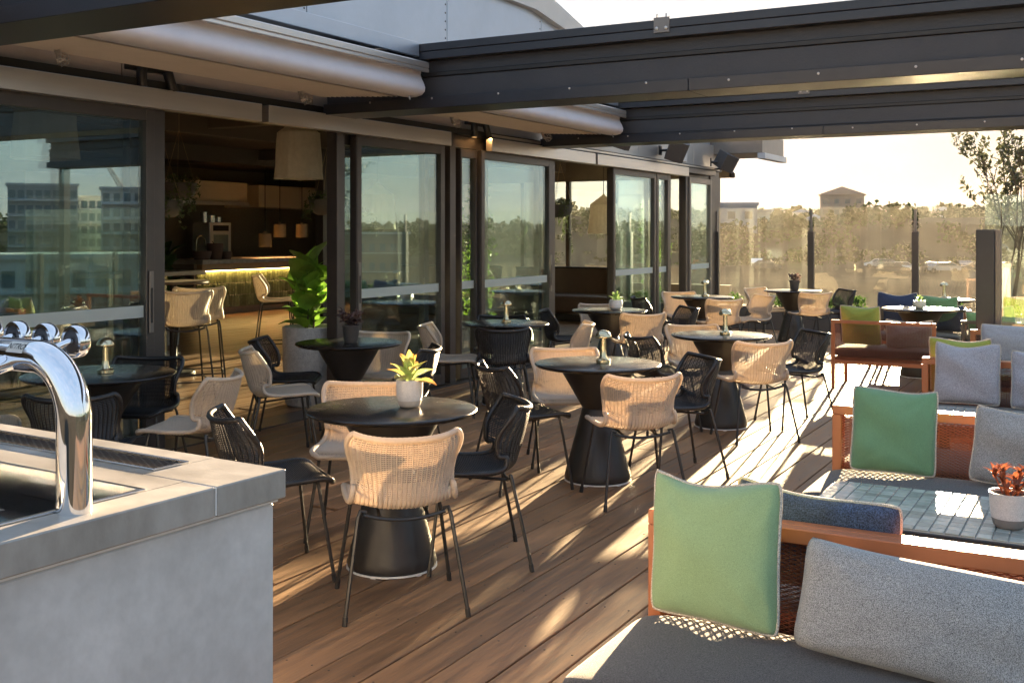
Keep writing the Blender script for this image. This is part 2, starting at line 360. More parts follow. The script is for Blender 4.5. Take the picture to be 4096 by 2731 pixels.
struct('indoor_floor_edge', MB().box((-18.5, 4, -.036), (-6.37 - 44 * PW, 23.6, -.006)), floor_m)

# ---------------------------------------------------------------- the restaurant building
bld = thing('restaurant_building', 'restaurant building with dark framed sliding glass doors along the deck', 'building', (-6.1, 0, 0))
FX = -6.1
def wb(name, lo, hi, m, b=0, parent=bld):     # box given in world coordinates, parented to the building
    return MB().box((lo[0] - FX, lo[1], lo[2]), (hi[0] - FX, hi[1], hi[2]), b).build(name, m, parent, 0)
wb('roof_slab', (-18.6, -2, 3.06), (-6.16, 19.0, 3.3), galv_m)
wb('ceiling', (-18.5, -1.9, 2.98), (-6.3, 18.9, 3.055), ceil_d)
wb('rear_wall', (-18.8, -2, 0), (-18.5, 23.8, 3.05), wall_d)
wb('side_wall', (-18.5, -2.2, 0), (-6.2, -2.0, 3.05), wall_d)
wb('kitchen_wall', (-17.9, 9, 0), (-17.8, 23.5, 3.0), kit_t); wb('roof_slab', (-18.6, 19.11, 3.06), (-12.4, 23.8, 3.3), galv_m); wb('ceiling', (-18.5, 18.95, 2.98), (-12.6, 23.5, 3.05), ceil_d); wb('side_wall', (-12.6, 19.12, 0), (-12.4, 23.8, 3.05), wall_d); wb('column', (-10.07, 12.2, 0), (-9.93, 12.34, 2.975), frame_m, .004)
for x in (-9.5, -13): wb('ceiling_beam', (x - .1, -1.9, 2.72), (x + .1, 18.9, 2.975), ceil_d)
for y in (9.5, 14.2): wb('ceiling_beam', (-18.4, y - .08, 2.8), (-6.3, y + .08, 2.974), ceil_d)
# fascia above the doors
yy = -2
for y1 in (1.2, 3.6, 5.3, 7.35, 9.75):
    wb('fascia_panel', (-6.16, yy + .004, 2.66), (-6.10, y1 - .004, 3.05), fascia_m, .002); yy = y1
for y1 in (12.3, 14.6, 16.9, 18.15):
    wb('fascia_panel', (-6.155, yy + .004, 2.66), (-6.095, y1 - .004, 3.05), fascia_m if y1 < 12 else silver_m, .002); yy = y1
wb('door_track', (-6.2, -2, 2.60), (-6.02, 18.1, 2.658), black_m)
wb('head_rail', (-6.2, -2, 2.47), (-6.12, 18.1, 2.598), frame_m)
for a, b_ in ((-.5, 6.58), (6.66, 9.38), (10.2, 12.86), (12.93, 16.35)):
    wb('pelmet', (-6.05, a, 2.455), (-5.97, b_, 2.595), alu_m, .003)
wb('pelmet', (-6.07, 16.37, 2.52), (-6.0, 17.75, 2.60), frame_l, .003)
wb('cover_strip', (-6.1, 10.2, 2.615), (-5.99, 17.9, 2.64), alu_m)
wb('sill', (-6.3, -2, -.033), (-6.0, 18.0, .012), frame_m)
wb('base_panel', (-6.18, 17.75, 0), (-6.10, 18.2, 2.62), frame_m)
def door(y0, y1, x=-6.10, z1=2.46, handle=None, film=True, st=.075, m=None):
    d = .075; X = x - FX; fm = m or frame_m
    f = MB()
    for a in (y0, y1 - st): f.box((X - d / 2, a, .02), (X + d / 2, a + st, z1), .003)
    f.box((X - d / 2 + .002, y0 + st, z1 - .09), (X + d / 2 - .002, y1 - st, z1 - .001), .002)
    f.box((X - d / 2 + .002, y0 + st, .021), (X + d / 2 - .002, y1 - st, .13), .002)
    f.box((X + d / 2 + .001, y0 + .006, .03), (X + d / 2 + .006, y0 + st - .006, z1 - .01))
    dr = f.build('sliding_door', fm, bld, 0)
    MB().box((X - .006, y0 + st - .006, .124), (X + .006, y1 - st + .006, z1 - .085)).build('glass_pane', glass_f, dr, 0)
    if film: MB().box((X + .0075, y0 + st, .97), (X + .0085, y1 - st, 1.055)).build('film_band', film_m, dr, 0)
    if handle is not None:
        hy = y0 + st / 2 if handle == 0 else y1 - st / 2
        MB().box((X + d / 2 + .007, hy - .02, .86), (X + d / 2 + .013, hy + .02, 1.30), .002).build('handle_plate', frame_l, dr, 0)
        MB().box((X + d / 2 + .0135, hy - .009, .93), (X + d / 2 + .0155, hy + .009, 1.18)).build('handle_recess', black_m, dr, 0)
    return dr
door(3.66, 5.56, handle=1); door(1.7, 3.64); door(3.9, 5.50, x=-6.20, film=False)
door(7.92, 9.40, handle=0); door(7.78, 9.25, x=-6.20, film=False)
door(10.12, 11.80, handle=1); door(10.35, 11.72, x=-6.20, film=False)
door(13.62, 15.20, handle=0); door(15.22, 15.75, x=-6.10); door(13.8, 15.2, x=-6.2, film=False)
door(16.62, 17.72, handle=None, m=frame_l)
door(9.76, 10.11, x=-6.14, st=.03)
for y in (5.62, 7.72, 9.58, 11.86, 15.79, 16.56): wb('post', (-6.2, y - .055, 0), (-6.08, y + .055, 2.6), frame_m, .004)
# glazed end wall of the dining room
for k in range(7):
    x = -12.4 + k * 1.0
    o = wb('window_post', (x - .04, 18.95, .0), (x + .04, 19.05, 2.6), frame_m, .003)
    if k < 6: MB().box((x + .04 - FX, 18.99, .62), (x + .96 - FX, 19.0, 2.55)).build('window_pane', glass_p, bld, 0)
wb('window_head', (-12.5, 18.94, 2.55), (-6.15, 19.06, 3.05), wall_d); wb('window_sill', (-12.5, 18.93, .0), (-6.15, 19.07, .62), wall_d)
wb('end_wall', (-18.5, 23.52, 0), (-12.6, 23.7, 3.05), wall_d)
wb('eave_soffit', (-8.6, 17.9, 2.90), (-5.25, 19.2, 3.2), frame_l, .004); wb('eave_lip', (-5.33, 17.88, 2.80), (-5.2, 19.22, 2.897), galv_m, .004)
# rooftop plant enclosure
pr_ = thing('rooftop_enclosure', 'grey sheet metal rooftop enclosure above the awnings', 'roof structure', (-7.0, 5, 3.3))
yy = -4.0
for y1 in (-1.6, .8, 3.35, 5.9, 8.3, 9.75):
    MB().box((-4.0 if y1 == 9.75 else -.05, yy + .006, .42), (0, y1 - .006, 1.28), .004).build('cladding_panel', galv_m, pr_, 0)
    for k in range(8):
        if y1 > 2: MB().lathe([(.011, 0), (.011, .004), (.005, .007)], 6, (0, 0, 0)).build('rivet', frame_m, pr_).matrix_local = Matrix.Translation((0, y1 - .04, .47 + k * .1)) @ Matrix.Rotation(R(90), 4, 'Y')
    yy = y1
MB().extrude([(-4, 1.282), (8.0, 1.282), (9.82, 1.02), (9.82, 1.20), (8.2, 1.58), (-4, 1.62)], 0, -4.2, .09).build('capping', silver_m, pr_, 30)
MB().extrude([(.02, .41), (.35, .1), (.35, .02), (-.3, .02), (-.3, .41)], 1, -4, 9.7).build('roof_flashing', frame_l, pr_, 30)

# ---------------------------------------------------------------- pergola beams and awnings
BG = 'pergola cross beams over the deck'
def beam(y0, label):
    b = thing('pergola_beam', label, 'beam', (-6.0, y0, 2.58), 0, BG)
    X = 8.6
    MB().box((.01, .0, .462), (X, .40, .525), .004).build('cap_rail', beam_m, b, 0)
    MB().box((.01, .004, .396), (X, .39, .459), .003).build('cap_rail', beam_m, b, 0)
    MB().box((.0, .10, .30), (X, .36, .395), .002).build('web', beam2_m, b, 0)
    MB().box((.0, .06, .262), (X, .38, .298), .004).build('track', black_m, b, 0)
    MB().box((.0, .075, .095), (X, .37, .26), .002).build('web', beam2_m, b, 0)
    for k, (a, e) in enumerate(((.0, 3.3), (3.304, X))):
        MB().box((a, .022 - .003 * k, .003), (e, .43, .093), .003).build('flange', beam_m, b, 0)
    for x in np.arange(.5, 6.5, .62):
        MB().lathe([(.009, 0), (.009, .003), (.004, .005)], 8).build('screw', alu_m, b).matrix_local = Matrix.Translation((x, .0215 if x < 3.3 else .0185, .06 + .02 * (int(x * 10) % 2))) @ Matrix.Rotation(R(90), 4, 'X')
    br = MB().box((3.05, -.008, .43), (3.17, -.001, .54), .001).build('joint_bracket', frame_l, b, 0)
    for x in (3.075, 3.145):
        MB().lathe([(.013, 0), (.013, .006), (.006, .010)], 8).build('bolt', steel_m, br).matrix_local = Matrix.Translation((x, -.009, .46)) @ Matrix.Rotation(R(90), 4, 'X')
        MB().tube([(x, -.004, .54), (x, -.004, .565)], .006, 6).build('bolt', steel_m, br)
    return b
beam(3.35, 'dark pergola beam crossing above the concrete bar'); beam(7.35, 'dark pergola beam whose cap is clear against the sky, between the two awnings')
b2 = beam(11.35, 'dark pergola beam farthest along the deck, low over the open sky')
MB().tube([(x, .012 + .004 * math.sin(3 * x), .105) for x in np.linspace(.6, 6, 40)], .006, 5).build('cable', black_m, b2)
for y in (3.55, 7.55, 11.55):
    p = thing('pergola_post', 'dark square post holding the far end of a pergola beam', 'post', (2.4, y, 0), 0, 'pergola posts')
    MB().box((-.06, -.06, 0), (.06, .06, 2.578), .004).build('shaft', beam_m, p, 0); MB().box((-.1, -.1, .001), (.1, .1, .015), .002).build('base_plate', beam_m, p, 0)
def awning(y0, y1, label):
    a = thing('folded_awning', label, 'awning', (-6.0, y0, 2.6), 0, 'folded fabric awnings')
    ln = y1 - y0; N = 15
    prof = []
    for i in range(N):
        for s_ in (0, .5):
            t = (i + s_) / N; prof.append((.03 + .80 * t, .128 - .043 * t + (.0 if s_ else .034)))
    def strip(mb, pr2, th=.004):
        n = len(pr2); mb.grid(lambda u, v: (pr2[round(u * (n - 1))][0], v * ln, pr2[round(u * (n - 1))][1]), n, 2)
        mb.grid(lambda u, v: (pr2[round(u * (n - 1))][0], v * ln, pr2[round(u * (n - 1))][1] + th), n, 2)
    mb = MB(); strip(mb, prof); mb.build('pleat_pack', awnp_m, a, 20)
    roll = [(.832, .10), (.87, .082), (.93, .072), (.99, .072), (1.045, .085), (1.075, .112), (1.08, .145), (1.065, .185), (1.045, .22), (1.035, .25), (1.04, .285)]
    MB().extrude(roll + [(.99, .285), (.98, .2), (.85, .13)], 1, 0, ln - .006).build('front_fold', awn_m, a, 50)
    MB().box((.93, .0, .29), (1.12, ln - .004, .345), .008).build('front_bar', alu_m, a, 0)
    MB().box((1.09, .002, .262), (1.12, ln - .008, .289), .004).build('front_lip', alu_m, a, 0)
    MB().box((.98, 0, .40), (1.02, ln - .002, .515), .004).build('gutter_panel', galv_m, a, 0)
    MB().box((.2, 0, .50), (.975, ln - .002, .512)).build('gutter_tray', galv_m, a, 0)
    MB().box((0, .0, .22), (.06, ln, .40)).build('wall_box', fascia_m, a, 0)
    for k in (.1, ln - .12): MB().tube([(1.0, k, .255), (1.0, k, .06), (1.01, k, .04)], .006, 6).build('hanger', steel_m, a)
    return a
awning(3.80, 7.34, 'white pleated awning folded back beside the metal rooftop enclosure'); awning(7.80, 11.34, 'white pleated awning folded back over the spotlight pair by the far doors')
awning(-.2, 3.34, 'white pleated awning folded back above the bar taps')

# ---------------------------------------------------------------- glass screen at the end of the deck
scr = thing('glass_screen', 'tall dusty glass wind screen on dark posts at the end of the deck', 'screen', (-6.1, 18.05, 0))
xs = [0, 1.62, 3.25, 4.88, 6.5, 8.1, 9.7, 11.0]
for i, x in enumerate(xs):
    p = MB().box((x - .05, -.04, 0), (x + .05, .04, 1.58), .004).build('post', frame_m, scr, 0)
    MB().box((x - .02, -.015, 1.58), (x + .02, .015, 1.93), .002).build('post_clamp', frame_l, p, 0)
    if i < len(xs) - 1: MB().box((x + .052, -.006, .12), (xs[i + 1] - .052, .006, 1.98)).build('glass_panel', glass_s, scr, 0)
MB().box((0, -.05, .04), (11.0, .05, .118), .004).build('bottom_rail', frame_m, scr, 0)
scr2 = thing('side_screen', 'clear glass balustrade along the open side of the deck', 'screen', (4.8, -2, 0))
for i in range(13):
    y = i * 1.66
    MB().box((-.04, y - .04, 0), (.04, y + .04, 1.2), .004).build('post', frame_m, scr2, 0)
    if i < 12: MB().box((-.006, y + .042, .1), (.006, y + 1.618, 1.62)).build('glass_panel', glass_p, scr2, 0)
# partition beside the lounge
part = thing('glass_partition', 'thick dark post with glass partition panels behind the lounge sofas', 'partition', (-1.1, 11.0, 0))
MB().box((-.09, -.09, 0), (.07, .09, 1.60), .005).build('post', beam_m, part, 0)
MB().box((.07, -.05, 0), (.12, .05, 1.598), .003).build('post_trim', frame_l, part, 0)
for x0, x1 in ((.09, .72), (.74, 2.2), (2.22, 3.7)): MB().box((x0 + .035, -.006, .1), (x1, .006, 1.92)).build('glass_panel', glass_p, part, 0)
MB().box((-.02, -.006, 1.602), (.115, .006, 1.93)).build('glass_panel', glass_p, part, 0)
# planters with shrubs along the screen
for i, (x0, x1) in enumerate(((-5.95, -4.62), (-4.55, -2.95), (-2.88, -1.3), (-1.25, .4), (.5, 2.2))):
    p = thing('shrub_planter', ['dark planter box with clipped shrub at the building corner', 'dark planter box with low green shrubs behind the terracotta pot table', 'dark planter box with bushy green shrubs behind the navy cushion', 'dark planter box with shrubs behind the sunlit round table', 'dark planter box with shrubs behind the glass partition'][i], 'planter', ((x0 + x1) / 2, 17.55, 0), 0, 'planters along the glass screen')
    h = (x1 - x0) / 2
    MB().box((-h, -.2, .0), (h, .25, .36), .006).build('trough', pot_d, p, 0); MB().box((-h + .02, -.18, .361), (h - .02, .23, .372)).build('soil', soil_m, p, 0)
    mb = MB(); pts = []
    for c in range(int(8 * h)):
        cx, cy, cr = rnd(-h + .12, h - .12), rnd(-.08, .14), rnd(.09, .17)
        for _ in range(170):
            d = Vector((rnd(-1, 1), rnd(-1, 1), rnd(-.6, 1))).normalized() * cr * rnd(.55, 1.05); pts.append((cx + d.x, cy + d.y, .42 + d.z * 1.1))
    foliage(mb, pts, .045, .6); mb.build('foliage', shrub_m, p, 0)['kind'] = 'stuff'
# ---------------------------------------------------------------- wicker chairs
CY = [(.235, .438), (.215, .452), (.17, .456), (.05, .446), (-.09, .434), (-.155, .436), (-.205, .466), (-.228, .525), (-.246, .585), (-.262, .65), (-.280, .738)]
CW = [.205, .222, .228, .230, .227, .225, .228, .236, .248, .260, .270]
CC = [.0, .004, .008, .012, .028, .058, .100, .138, .148, .130, .092]
def _cum(P):
    s_ = [0]
    for a, b_ in zip(P, P[1:]): s_.append(s_[-1] + math.dist(a, b_))
    return [x / s_[-1] for x in s_], s_[-1]
CS, CLEN = _cum(CY)
def _smooth(xs_, ys_, t):
    # Catmull-Rom on a non-uniform table
    i = max(0, min(len(xs_) - 2, int(np.searchsorted(xs_, t) - 1))); x0, x1 = xs_[i], xs_[i + 1]; h = x1 - x0; q = (t - x0) / h
    m0 = (ys_[i + 1] - ys_[max(i - 1, 0)]) / (x1 - xs_[max(i - 1, 0)]); m1 = (ys_[min(i + 2, len(xs_) - 1)] - ys_[i]) / (xs_[min(i + 2, len(xs_) - 1)] - x0)
    return (2 * q ** 3 - 3 * q * q + 1) * ys_[i] + (q ** 3 - 2 * q * q + q) * h * m0 + (-2 * q ** 3 + 3 * q * q) * ys_[i + 1] + (q ** 3 - q * q) * h * m1
CYy = [p[0] for p in CY]; CYz = [p[1] for p in CY]
def shell(u, v):
    y, z = _smooth(CS, CYy, v), _smooth(CS, CYz, v); e = .01
    a, b_ = max(0, v - e), min(1, v + e)
    ty, tz = _smooth(CS, CYy, b_) - _smooth(CS, CYy, a), _smooth(CS, CYz, b_) - _smooth(CS, CYz, a); l_ = math.hypot(ty, tz); ty /= l_; tz /= l_
    ny, nz_ = tz, -ty          # seat: tangent goes -y so the normal is up; back: normal is forward
    w_, c_ = _smooth(CS, CW, v), _smooth(CS, CC, v); k = abs(u) ** 2.5
    t_ = max(0, (v - .885) / .115); f_ = max(0, (.07 - v) / .07); w_ *= 1 - .15 * (1 - math.sqrt(max(0, 1 - t_ * t_))) - .12 * (1 - math.sqrt(max(0, 1 - f_ * f_)))
    x = u * w_ * (1 - .10 * (c_ / .11) * abs(u) ** 3)
    lift = 0
    return Vector((x, y + ny * c_ * k, z + nz_ * c_ * k + lift)), Vector((0, ny, nz_))
def nrm(u, v):
    e = .01; a = shell(min(1, u + e), v)[0] - shell(max(-1, u - e), v)[0]; b_ = shell(u, min(1, v + e))[0] - shell(u, max(0, v - e))[0]
    n_ = a.cross(b_).normalized(); return n_, b_.normalized()
def weave(va, vb, pitch, nr=24):
    rows = max(2, int((vb - va) * CLEN / pitch)); mb = MB(); nu = nr * 2 + 1
    hw, ht, amp = pitch * .43, pitch * .26, .0028
    for j in range(rows):
        v = va + (vb - va) * (j + .5) / rows; vv = []
        for i in range(nu):
            u = -1 + 2 * i / (nu - 1); p = shell(u, v)[0]; n_, t_ = nrm(u, v)
            g = i % 2; p = p + n_ * amp * (-.5 if g else .9) * (-1 if j % 2 and False else -1); h2 = hw * (1.04 if g else .58); h3 = ht * (1.1 if g else .75)
            vv += [p + t_ * h2, p + n_ * h3, p - t_ * h2, p - n_ * h3]
        mb.add(vv, [(i * 4 + k, i * 4 + (k + 1) % 4, (i + 1) * 4 + (k + 1) % 4, (i + 1) * 4 + k) for i in range(nu - 1) for k in range(4)])
    for i in range(nr):
        u = -1 + 2 * i / nr
        mb.tube([shell(u, va + (vb - va) * k / 20)[0] for k in range(21)], .0032, 4, caps=False)
    return mb
def chair_thing(lift=0, stool=False):
    name = 'bar_stool' if stool else 'wicker_chair'
    t = thing(name, 'x', 'stool' if stool else 'chair')
    VB = .50
    z0 = .30 if stool else 0
    s_ = weave(.02, VB, .0088); b_ = weave(VB, .985, .0088)
    r_ = MB()
    loop = [shell(-1, v)[0] for v in 1 - np.linspace(1, 0, 60) ** 1.6] + [shell(u, 1)[0] for u in np.linspace(-.93, .93, 22)] + [shell(1, v)[0] for v in 1 - np.linspace(0, 1, 60) ** 1.6] + [shell(u, 0)[0] for u in np.linspace(.93, -.93, 16)]
    # wrapped rim: small ribs along the tube
    P = [Vector(p) for p in loop]; P2 = []; rs = []
    for i in range(len(P)):
        q = P[(i + 1) % len(P)]
        for k in range(3): P2.append(P[i].lerp(q, k / 3)); rs.append(.0138 if k != 1 else .0126)
    r_.tube(P2, rs, 7, closed=True)
    for mb, nm in ((s_, 'seat'), (b_, 'backrest'), (r_, 'rim')):
        mb.v = [(p[0], p[1], p[2] + z0) for p in mb.v]; mb.build(nm, wick_b, t, 60)
    zt = .436 + z0; rr = .0085
    for sx in (-1, 1):
        for fy, ty_, zz in ((-.255, -.165, zt), (.225, .165, zt + .012)):
            foot = Vector((sx * .252, fy, .012)); top = Vector((sx * .188, ty_, zz)); k = foot.lerp(top, .93)
            o = MB().tube([foot, foot.lerp(top, .5), k, top + Vector((-sx * .006, 0, 0)), top + Vector((-sx * .03, 0, .004 if fy > 0 else -.006))], rr, 7).build('leg', leg_m, t)
            MB().tube([foot - Vector((0, 0, .011)), foot + (top - foot) * .06], .0112, 7).build('foot_cap', black_m, o)
    MB().tube([(x, -.165, zt - .010 - .034 * (1 - (x / .19) ** 2)) for x in np.linspace(-.17, .17, 13)], rr, 7).build('cross_bar', leg_m, t)
    MB().tube([(x, .165, zt + .008 - .02 * (1 - (x / .19) ** 2)) for x in np.linspace(-.17, .17, 9)], rr, 7).build('cross_bar', leg_m, t)
    for sx in (-1, 1): MB().tube([(sx * .10, -.165, zt - .038), (sx * .10, 0, zt - .02), (sx * .11, .165, zt - .004)], rr * .9, 6).build('seat_rail', leg_m, t)
    if stool:
        def fp(sx, f): 
            a, b2_ = (Vector((sx * .252, -.255, .012)), Vector((sx * .188, -.165, zt))) if f < 0 else (Vector((sx * .252, .225, .012)), Vector((sx * .188, .165, zt + .012)))
            return a.lerp(b2_, .32)
        c = [fp(-1, -1), fp(1, -1), fp(1, 1), fp(-1, 1)]
        for i in range(4): MB().tube([c[i], c[(i + 1) % 4]], .007, 6).build('foot_rest', leg_m, t)
    return t
proto = chair_thing(); proto_used = [False]
FACE = {0: 'facing the glass doors', 1: 'facing back toward the bar', 2: 'facing the sofas', 3: 'facing the far glass screen'}
TD = {1: 'the white succulent pot table', 2: 'the lamp table past the succulent table', 3: 'the lamp table near the loveseat',
      4: 'the burgundy plant table', 5: 'the lamp table behind the tap', 6: 'the lamp table against the doors', 7: 'the white ribbed pot table', 8: 'the lamp table at the door corner', 9: 'the red plant table by the screen'}
def chair(T, x, y, h, col, face, extra=''):
    lb = ('beige' if col == 'b' else 'black') + ' wicker chair at ' + TD[T] + ', ' + FACE[face] + extra
    mp_ = None if col == 'b' else {wick_b: wick_k}
    if not proto_used[0]:
        proto_used[0] = True; proto.location = (x, y, 0); proto.rotation_euler = (0, 0, R(h)); proto['label'] = lb; proto['group'] = 'wicker chairs round the deck tables'; return proto
    return dup(proto, (x, y, 0), R(h), lb, 'wicker chairs round the deck tables', mats=mp_)
TBL = {1: (-3.02, 4.22), 2: (-2.92, 6.32), 3: (-2.85, 8.55), 4: (-5.11, 6.58), 5: (-5.28, 4.42), 6: (-4.95, 8.69), 7: (-4.8, 10.69), 8: (-4.75, 13.49), 9: (-4.12, 15.53)}
CH = [(1, -2.70, 3.83, 42, 'b', 0), (1, -2.75, 4.50, 128, 'k', 1), (1, -3.44, 3.86, -36, 'k', 3), (1, -3.50, 4.62, 208, 'b', 2),
      (2, -2.53, 5.97, 42, 'b', 0), (2, -2.56, 6.75, 134, 'k', 1), (2, -3.34, 6.72, 212, 'b', 2), (2, -3.28, 5.98, -38, 'k', 3),
      (3, -2.47, 8.18, 42, 'b', 0), (3, -2.36, 8.93, 132, 'k', 1), (3, -3.22, 9.0, 212, 'b', 2), (3, -3.24, 8.22, -40, 'k', 3),
      (4, -5.18, 5.90, -42, 'b', 3), (4, -5.62, 6.47, -58, 'k', 3), (4, -5.24, 7.10, 200, 'b', 2), (4, -4.52, 6.42, 112, 'k', 1),
      (5, -5.50, 4.90, 205, 'k', 2), (5, -4.75, 3.86, 36, 'k', 0), (5, -4.72, 4.60, 112, 'b', 1), (5, -5.80, 3.98, -35, 'b', 3),
      (6, -4.70, 8.22, 30, 'k', 0), (6, -5.25, 9.12, 205, 'k', 2), (6, -5.20, 8.15, -62, 'b', 3), (6, -4.44, 8.85, 112, 'b', 1),
      (7, -5.12, 10.30, -60, 'k', 3), (7, -5.12, 11.17, 212, 'b', 2), (7, -4.34, 10.38, 40, 'b', 0), (7, -4.28, 11.18, 134, 'k', 1),
      (8, -5.16, 12.85, -50, 'k', 3), (8, -5.2, 13.95, 214, 'b', 2), (8, -4.36, 13.02, 40, 'b', 0), (8, -4.18, 13.78, 140, 'b', 1),
      (9, -4.55, 15.62, 245, 'b', 2), (9, -3.75, 15.05, 40, 'b', 0), (9, -3.58, 15.76, 132, 'k', 1)]
for c in CH: chair(*c)

# ---------------------------------------------------------------- round tables
def round_table():
    t = thing('round_table', 'x', 'table')
    MB().lathe([(.0, .722), (.30, .722), (.36, .716), (.385, .722), (.400, .733), (.403, .738), (.401, .7425), (.396, .7445), (.0, .7445)], 64, close=False).build('tabletop', tbl_m, t, 50)
    MB().lathe([(.095, .46), (.102, .47), (.235, .70), (.245, .7215)], 48).build('neck', tblb_m, t, 40)
    MB().lathe([(.208, .012), (.212, .03), (.205, .06), (.10, .455), (.094, .464)], 48).build('base', tblb_m, t, 40)
    MB().lathe([(.203, .004), (.214, .004), (.214, .0115), (.203, .0115)], 48).build('base_ring', seal_m, t, 40)
    for k in range(6):
        a = k * math.pi / 3 + .2; MB().box((-.012, -.006, 0), (.012, .012, .0038), 0, Matrix.Rotation(a, 4, 'Z') @ Matrix.Translation((0, -.208, 0))).build('foot_pad', seal_m, t, 0)
    return t
tp = round_table(); TL = {1: 'black round pedestal table carrying a white potted succulent, beside the bar', 2: 'black round pedestal table with brass lamp, in line after the succulent table', 3: 'black round pedestal table with brass lamp, near the orange loveseat',
    4: 'black round pedestal table carrying a dark pot of burgundy leaves', 5: 'black round pedestal table with brass lamp behind the beer tap', 6: 'black round pedestal table with brass lamp close to the glass doors', 7: 'black round pedestal table carrying a white ribbed pot', 8: 'black round pedestal table with brass lamp at the building corner', 9: 'black round pedestal table carrying a dark pot of red leaves'}
for k, (x, y) in TBL.items():
    sc = (1.08, 1.08, 1) if k == 5 else None
    if k == 1: tp.location = (x, y, 0); tp['label'] = TL[1]; tp['group'] = 'round pedestal tables'
    else: dup(tp, (x, y, 0), rnd(0, 6), TL[k], 'round pedestal tables', sc)
LT = {'a': (-1.93, 12.55), 'b': (-1.98, 14.42)}
dup(tp, (*LT['a'], -.0), .4, 'black round pedestal table glaring with sun between the loveseats', 'round pedestal tables')
dup(tp, (*LT['b'], 0), .9, 'black round pedestal table with lamp beyond the loveseats by the screen', 'round pedestal tables')
# brass lamps
def lamp():
    t = thing('table_lamp', 'x', 'lamp')
    MB().lathe([(.0, 0), (.043, 0), (.046, .003), (.046, .020), (.043, .023), (.028, .028), (.021, .045), (.018, .08), (.0155, .165), (0, .165)], 24, close=False).build('stem', brass_m, t, 40)
    MB().lathe([(.0, .158), (.050, .158), (.052, .162), (.051, .172), (.045, .188), (.034, .200), (.018, .208), (.0, .211)], 28, close=False).build('shade', brass_m, t, 50)
    return t
lp = lamp(); LL = {2: 'small brass mushroom lamp on the table beyond the succulent table', 3: 'small brass mushroom lamp on the table near the orange loveseat', 5: 'small brass mushroom lamp on the table behind the beer tap', 6: 'small brass mushroom lamp on the table close to the doors', 8: 'small brass mushroom lamp on the table at the building corner'}
for i, k in enumerate(LL):
    x, y = TBL[k]; p = (x + (.03 if k != 6 else 0), y + .02, .745)
    if i == 0: lp.location = p; lp['label'] = LL[k]; lp['group'] = 'brass table lamps'
    else: dup(lp, p, k, LL[k], 'brass table lamps')
dup(lp, (LT['b'][0] + .04, LT['b'][1] + .02, .745), 1, 'small brass mushroom lamp on the sunlit table beyond the loveseats', 'brass table lamps')

# ---------------------------------------------------------------- potted plants on tables
def grad_leaf(name, c0, c1, ylen):
    m = bpy.data.materials.new(name); m.use_nodes = True; n = m.node_tree.nodes; l = m.node_tree.links.new; p = n['Principled BSDF']; p.inputs['Roughness'].default_value = .38
    tcn = n.new('ShaderNodeTexCoord'); sp = n.new('ShaderNodeSeparateXYZ'); l(tcn.outputs['Object'], sp.inputs[0])
    nzz = n.new('ShaderNodeTexNoise'); nzz.inputs['Scale'].default_value = 30; l(tcn.outputs['Object'], nzz.inputs['Vector'])
    oi = n.new('ShaderNodeObjectInfo')
    a = n.new('ShaderNodeMath'); a.operation = 'MULTIPLY_ADD'; l(sp.outputs['Y'], a.inputs[0]); a.inputs[1].default_value = 1.1 / ylen; a.inputs[2].default_value = -.9
    b_ = n.new('ShaderNodeMath'); b_.operation = 'MULTIPLY_ADD'; l(oi.outputs['Random'], b_.inputs[0]); b_.inputs[1].default_value = .7; l(a.outputs[0], b_.inputs[2])
    c_ = n.new('ShaderNodeMath'); c_.operation = 'MULTIPLY_ADD'; l(nzz.outputs['Fac'], c_.inputs[0]); c_.inputs[1].default_value = .4; l(b_.outputs[0], c_.inputs[2]); c_.use_clamp = True
    mi = n.new('ShaderNodeMix'); mi.data_type = 'RGBA'; mi.inputs[6].default_value = (*c0, 1); mi.inputs[7].default_value = (*c1, 1); l(c_.outputs[0], mi.inputs[0]); l(mi.outputs[2], p.inputs['Base Color'])
    tr = n.new('ShaderNodeBsdfTranslucent'); l(mi.outputs[2], tr.inputs[0]); ms = n.new('ShaderNodeMixShader'); ms.inputs[0].default_value = .4
    l(p.outputs[0], ms.inputs[1]); l(tr.outputs[0], ms.inputs[2]); l(ms.outputs[0], n['Material Output'].inputs[0]); return m
kal_m = grad_leaf('kalanchoe_leaf', (.36, .47, .16), (.60, .26, .05), .12)
ech_m = grad_leaf('rosette_leaf', (.22, .36, .14), (.34, .44, .16), .1)
def put_leaves(parent, me, m, n, z, el0, el1, s0=1, s1=.8, r=.012, jit=.15):
    for i in range(n):
        t = i / max(1, n - 1); a = i * 2.4 + rnd(-jit, jit); e = R(el0 + (el1 - el0) * t + rnd(-6, 6)); s_ = s0 + (s1 - s0) * t
        obj('leaf', me, m, parent, (r * math.cos(a), r * math.sin(a), z + .004 * i), Euler((e, 0, a - math.pi / 2), 'XYZ'), s_ * rnd(.88, 1.1))
def cup(parent, prof_hi, prof_lo, m_hi, m_lo, soil_z, soil_r):
    MB().lathe(prof_hi, 40, close=False).build('pot', m_hi, parent, 50)
    if prof_lo: MB().lathe(prof_lo, 40, close=False).build('pot_foot', m_lo, parent, 50)
    MB().lathe([(0, soil_z), (soil_r, soil_z), (soil_r, soil_z - .01), (0, soil_z - .01)], 24, close=False).build('soil', soil_m, parent)
x, y = TBL[1]
t = thing('potted_succulent', 'white glazed pot with clay foot holding an orange and green paddle leaf succulent', 'plant', (x + .045, y + .08, .745))
cup(t, [(.057, .032), (.0625, .05), (.064, .09), (.065, .128), (.061, .131), (.058, .128), (.057, .08)], [(0, .0), (.042, .0), (.050, .006), (.055, .018), (.0572, .0315)], pot_w, pot_t, .12, .057)
kl = leafmesh('leaf', .125, .056, .30, .55, 8, .8, .25)
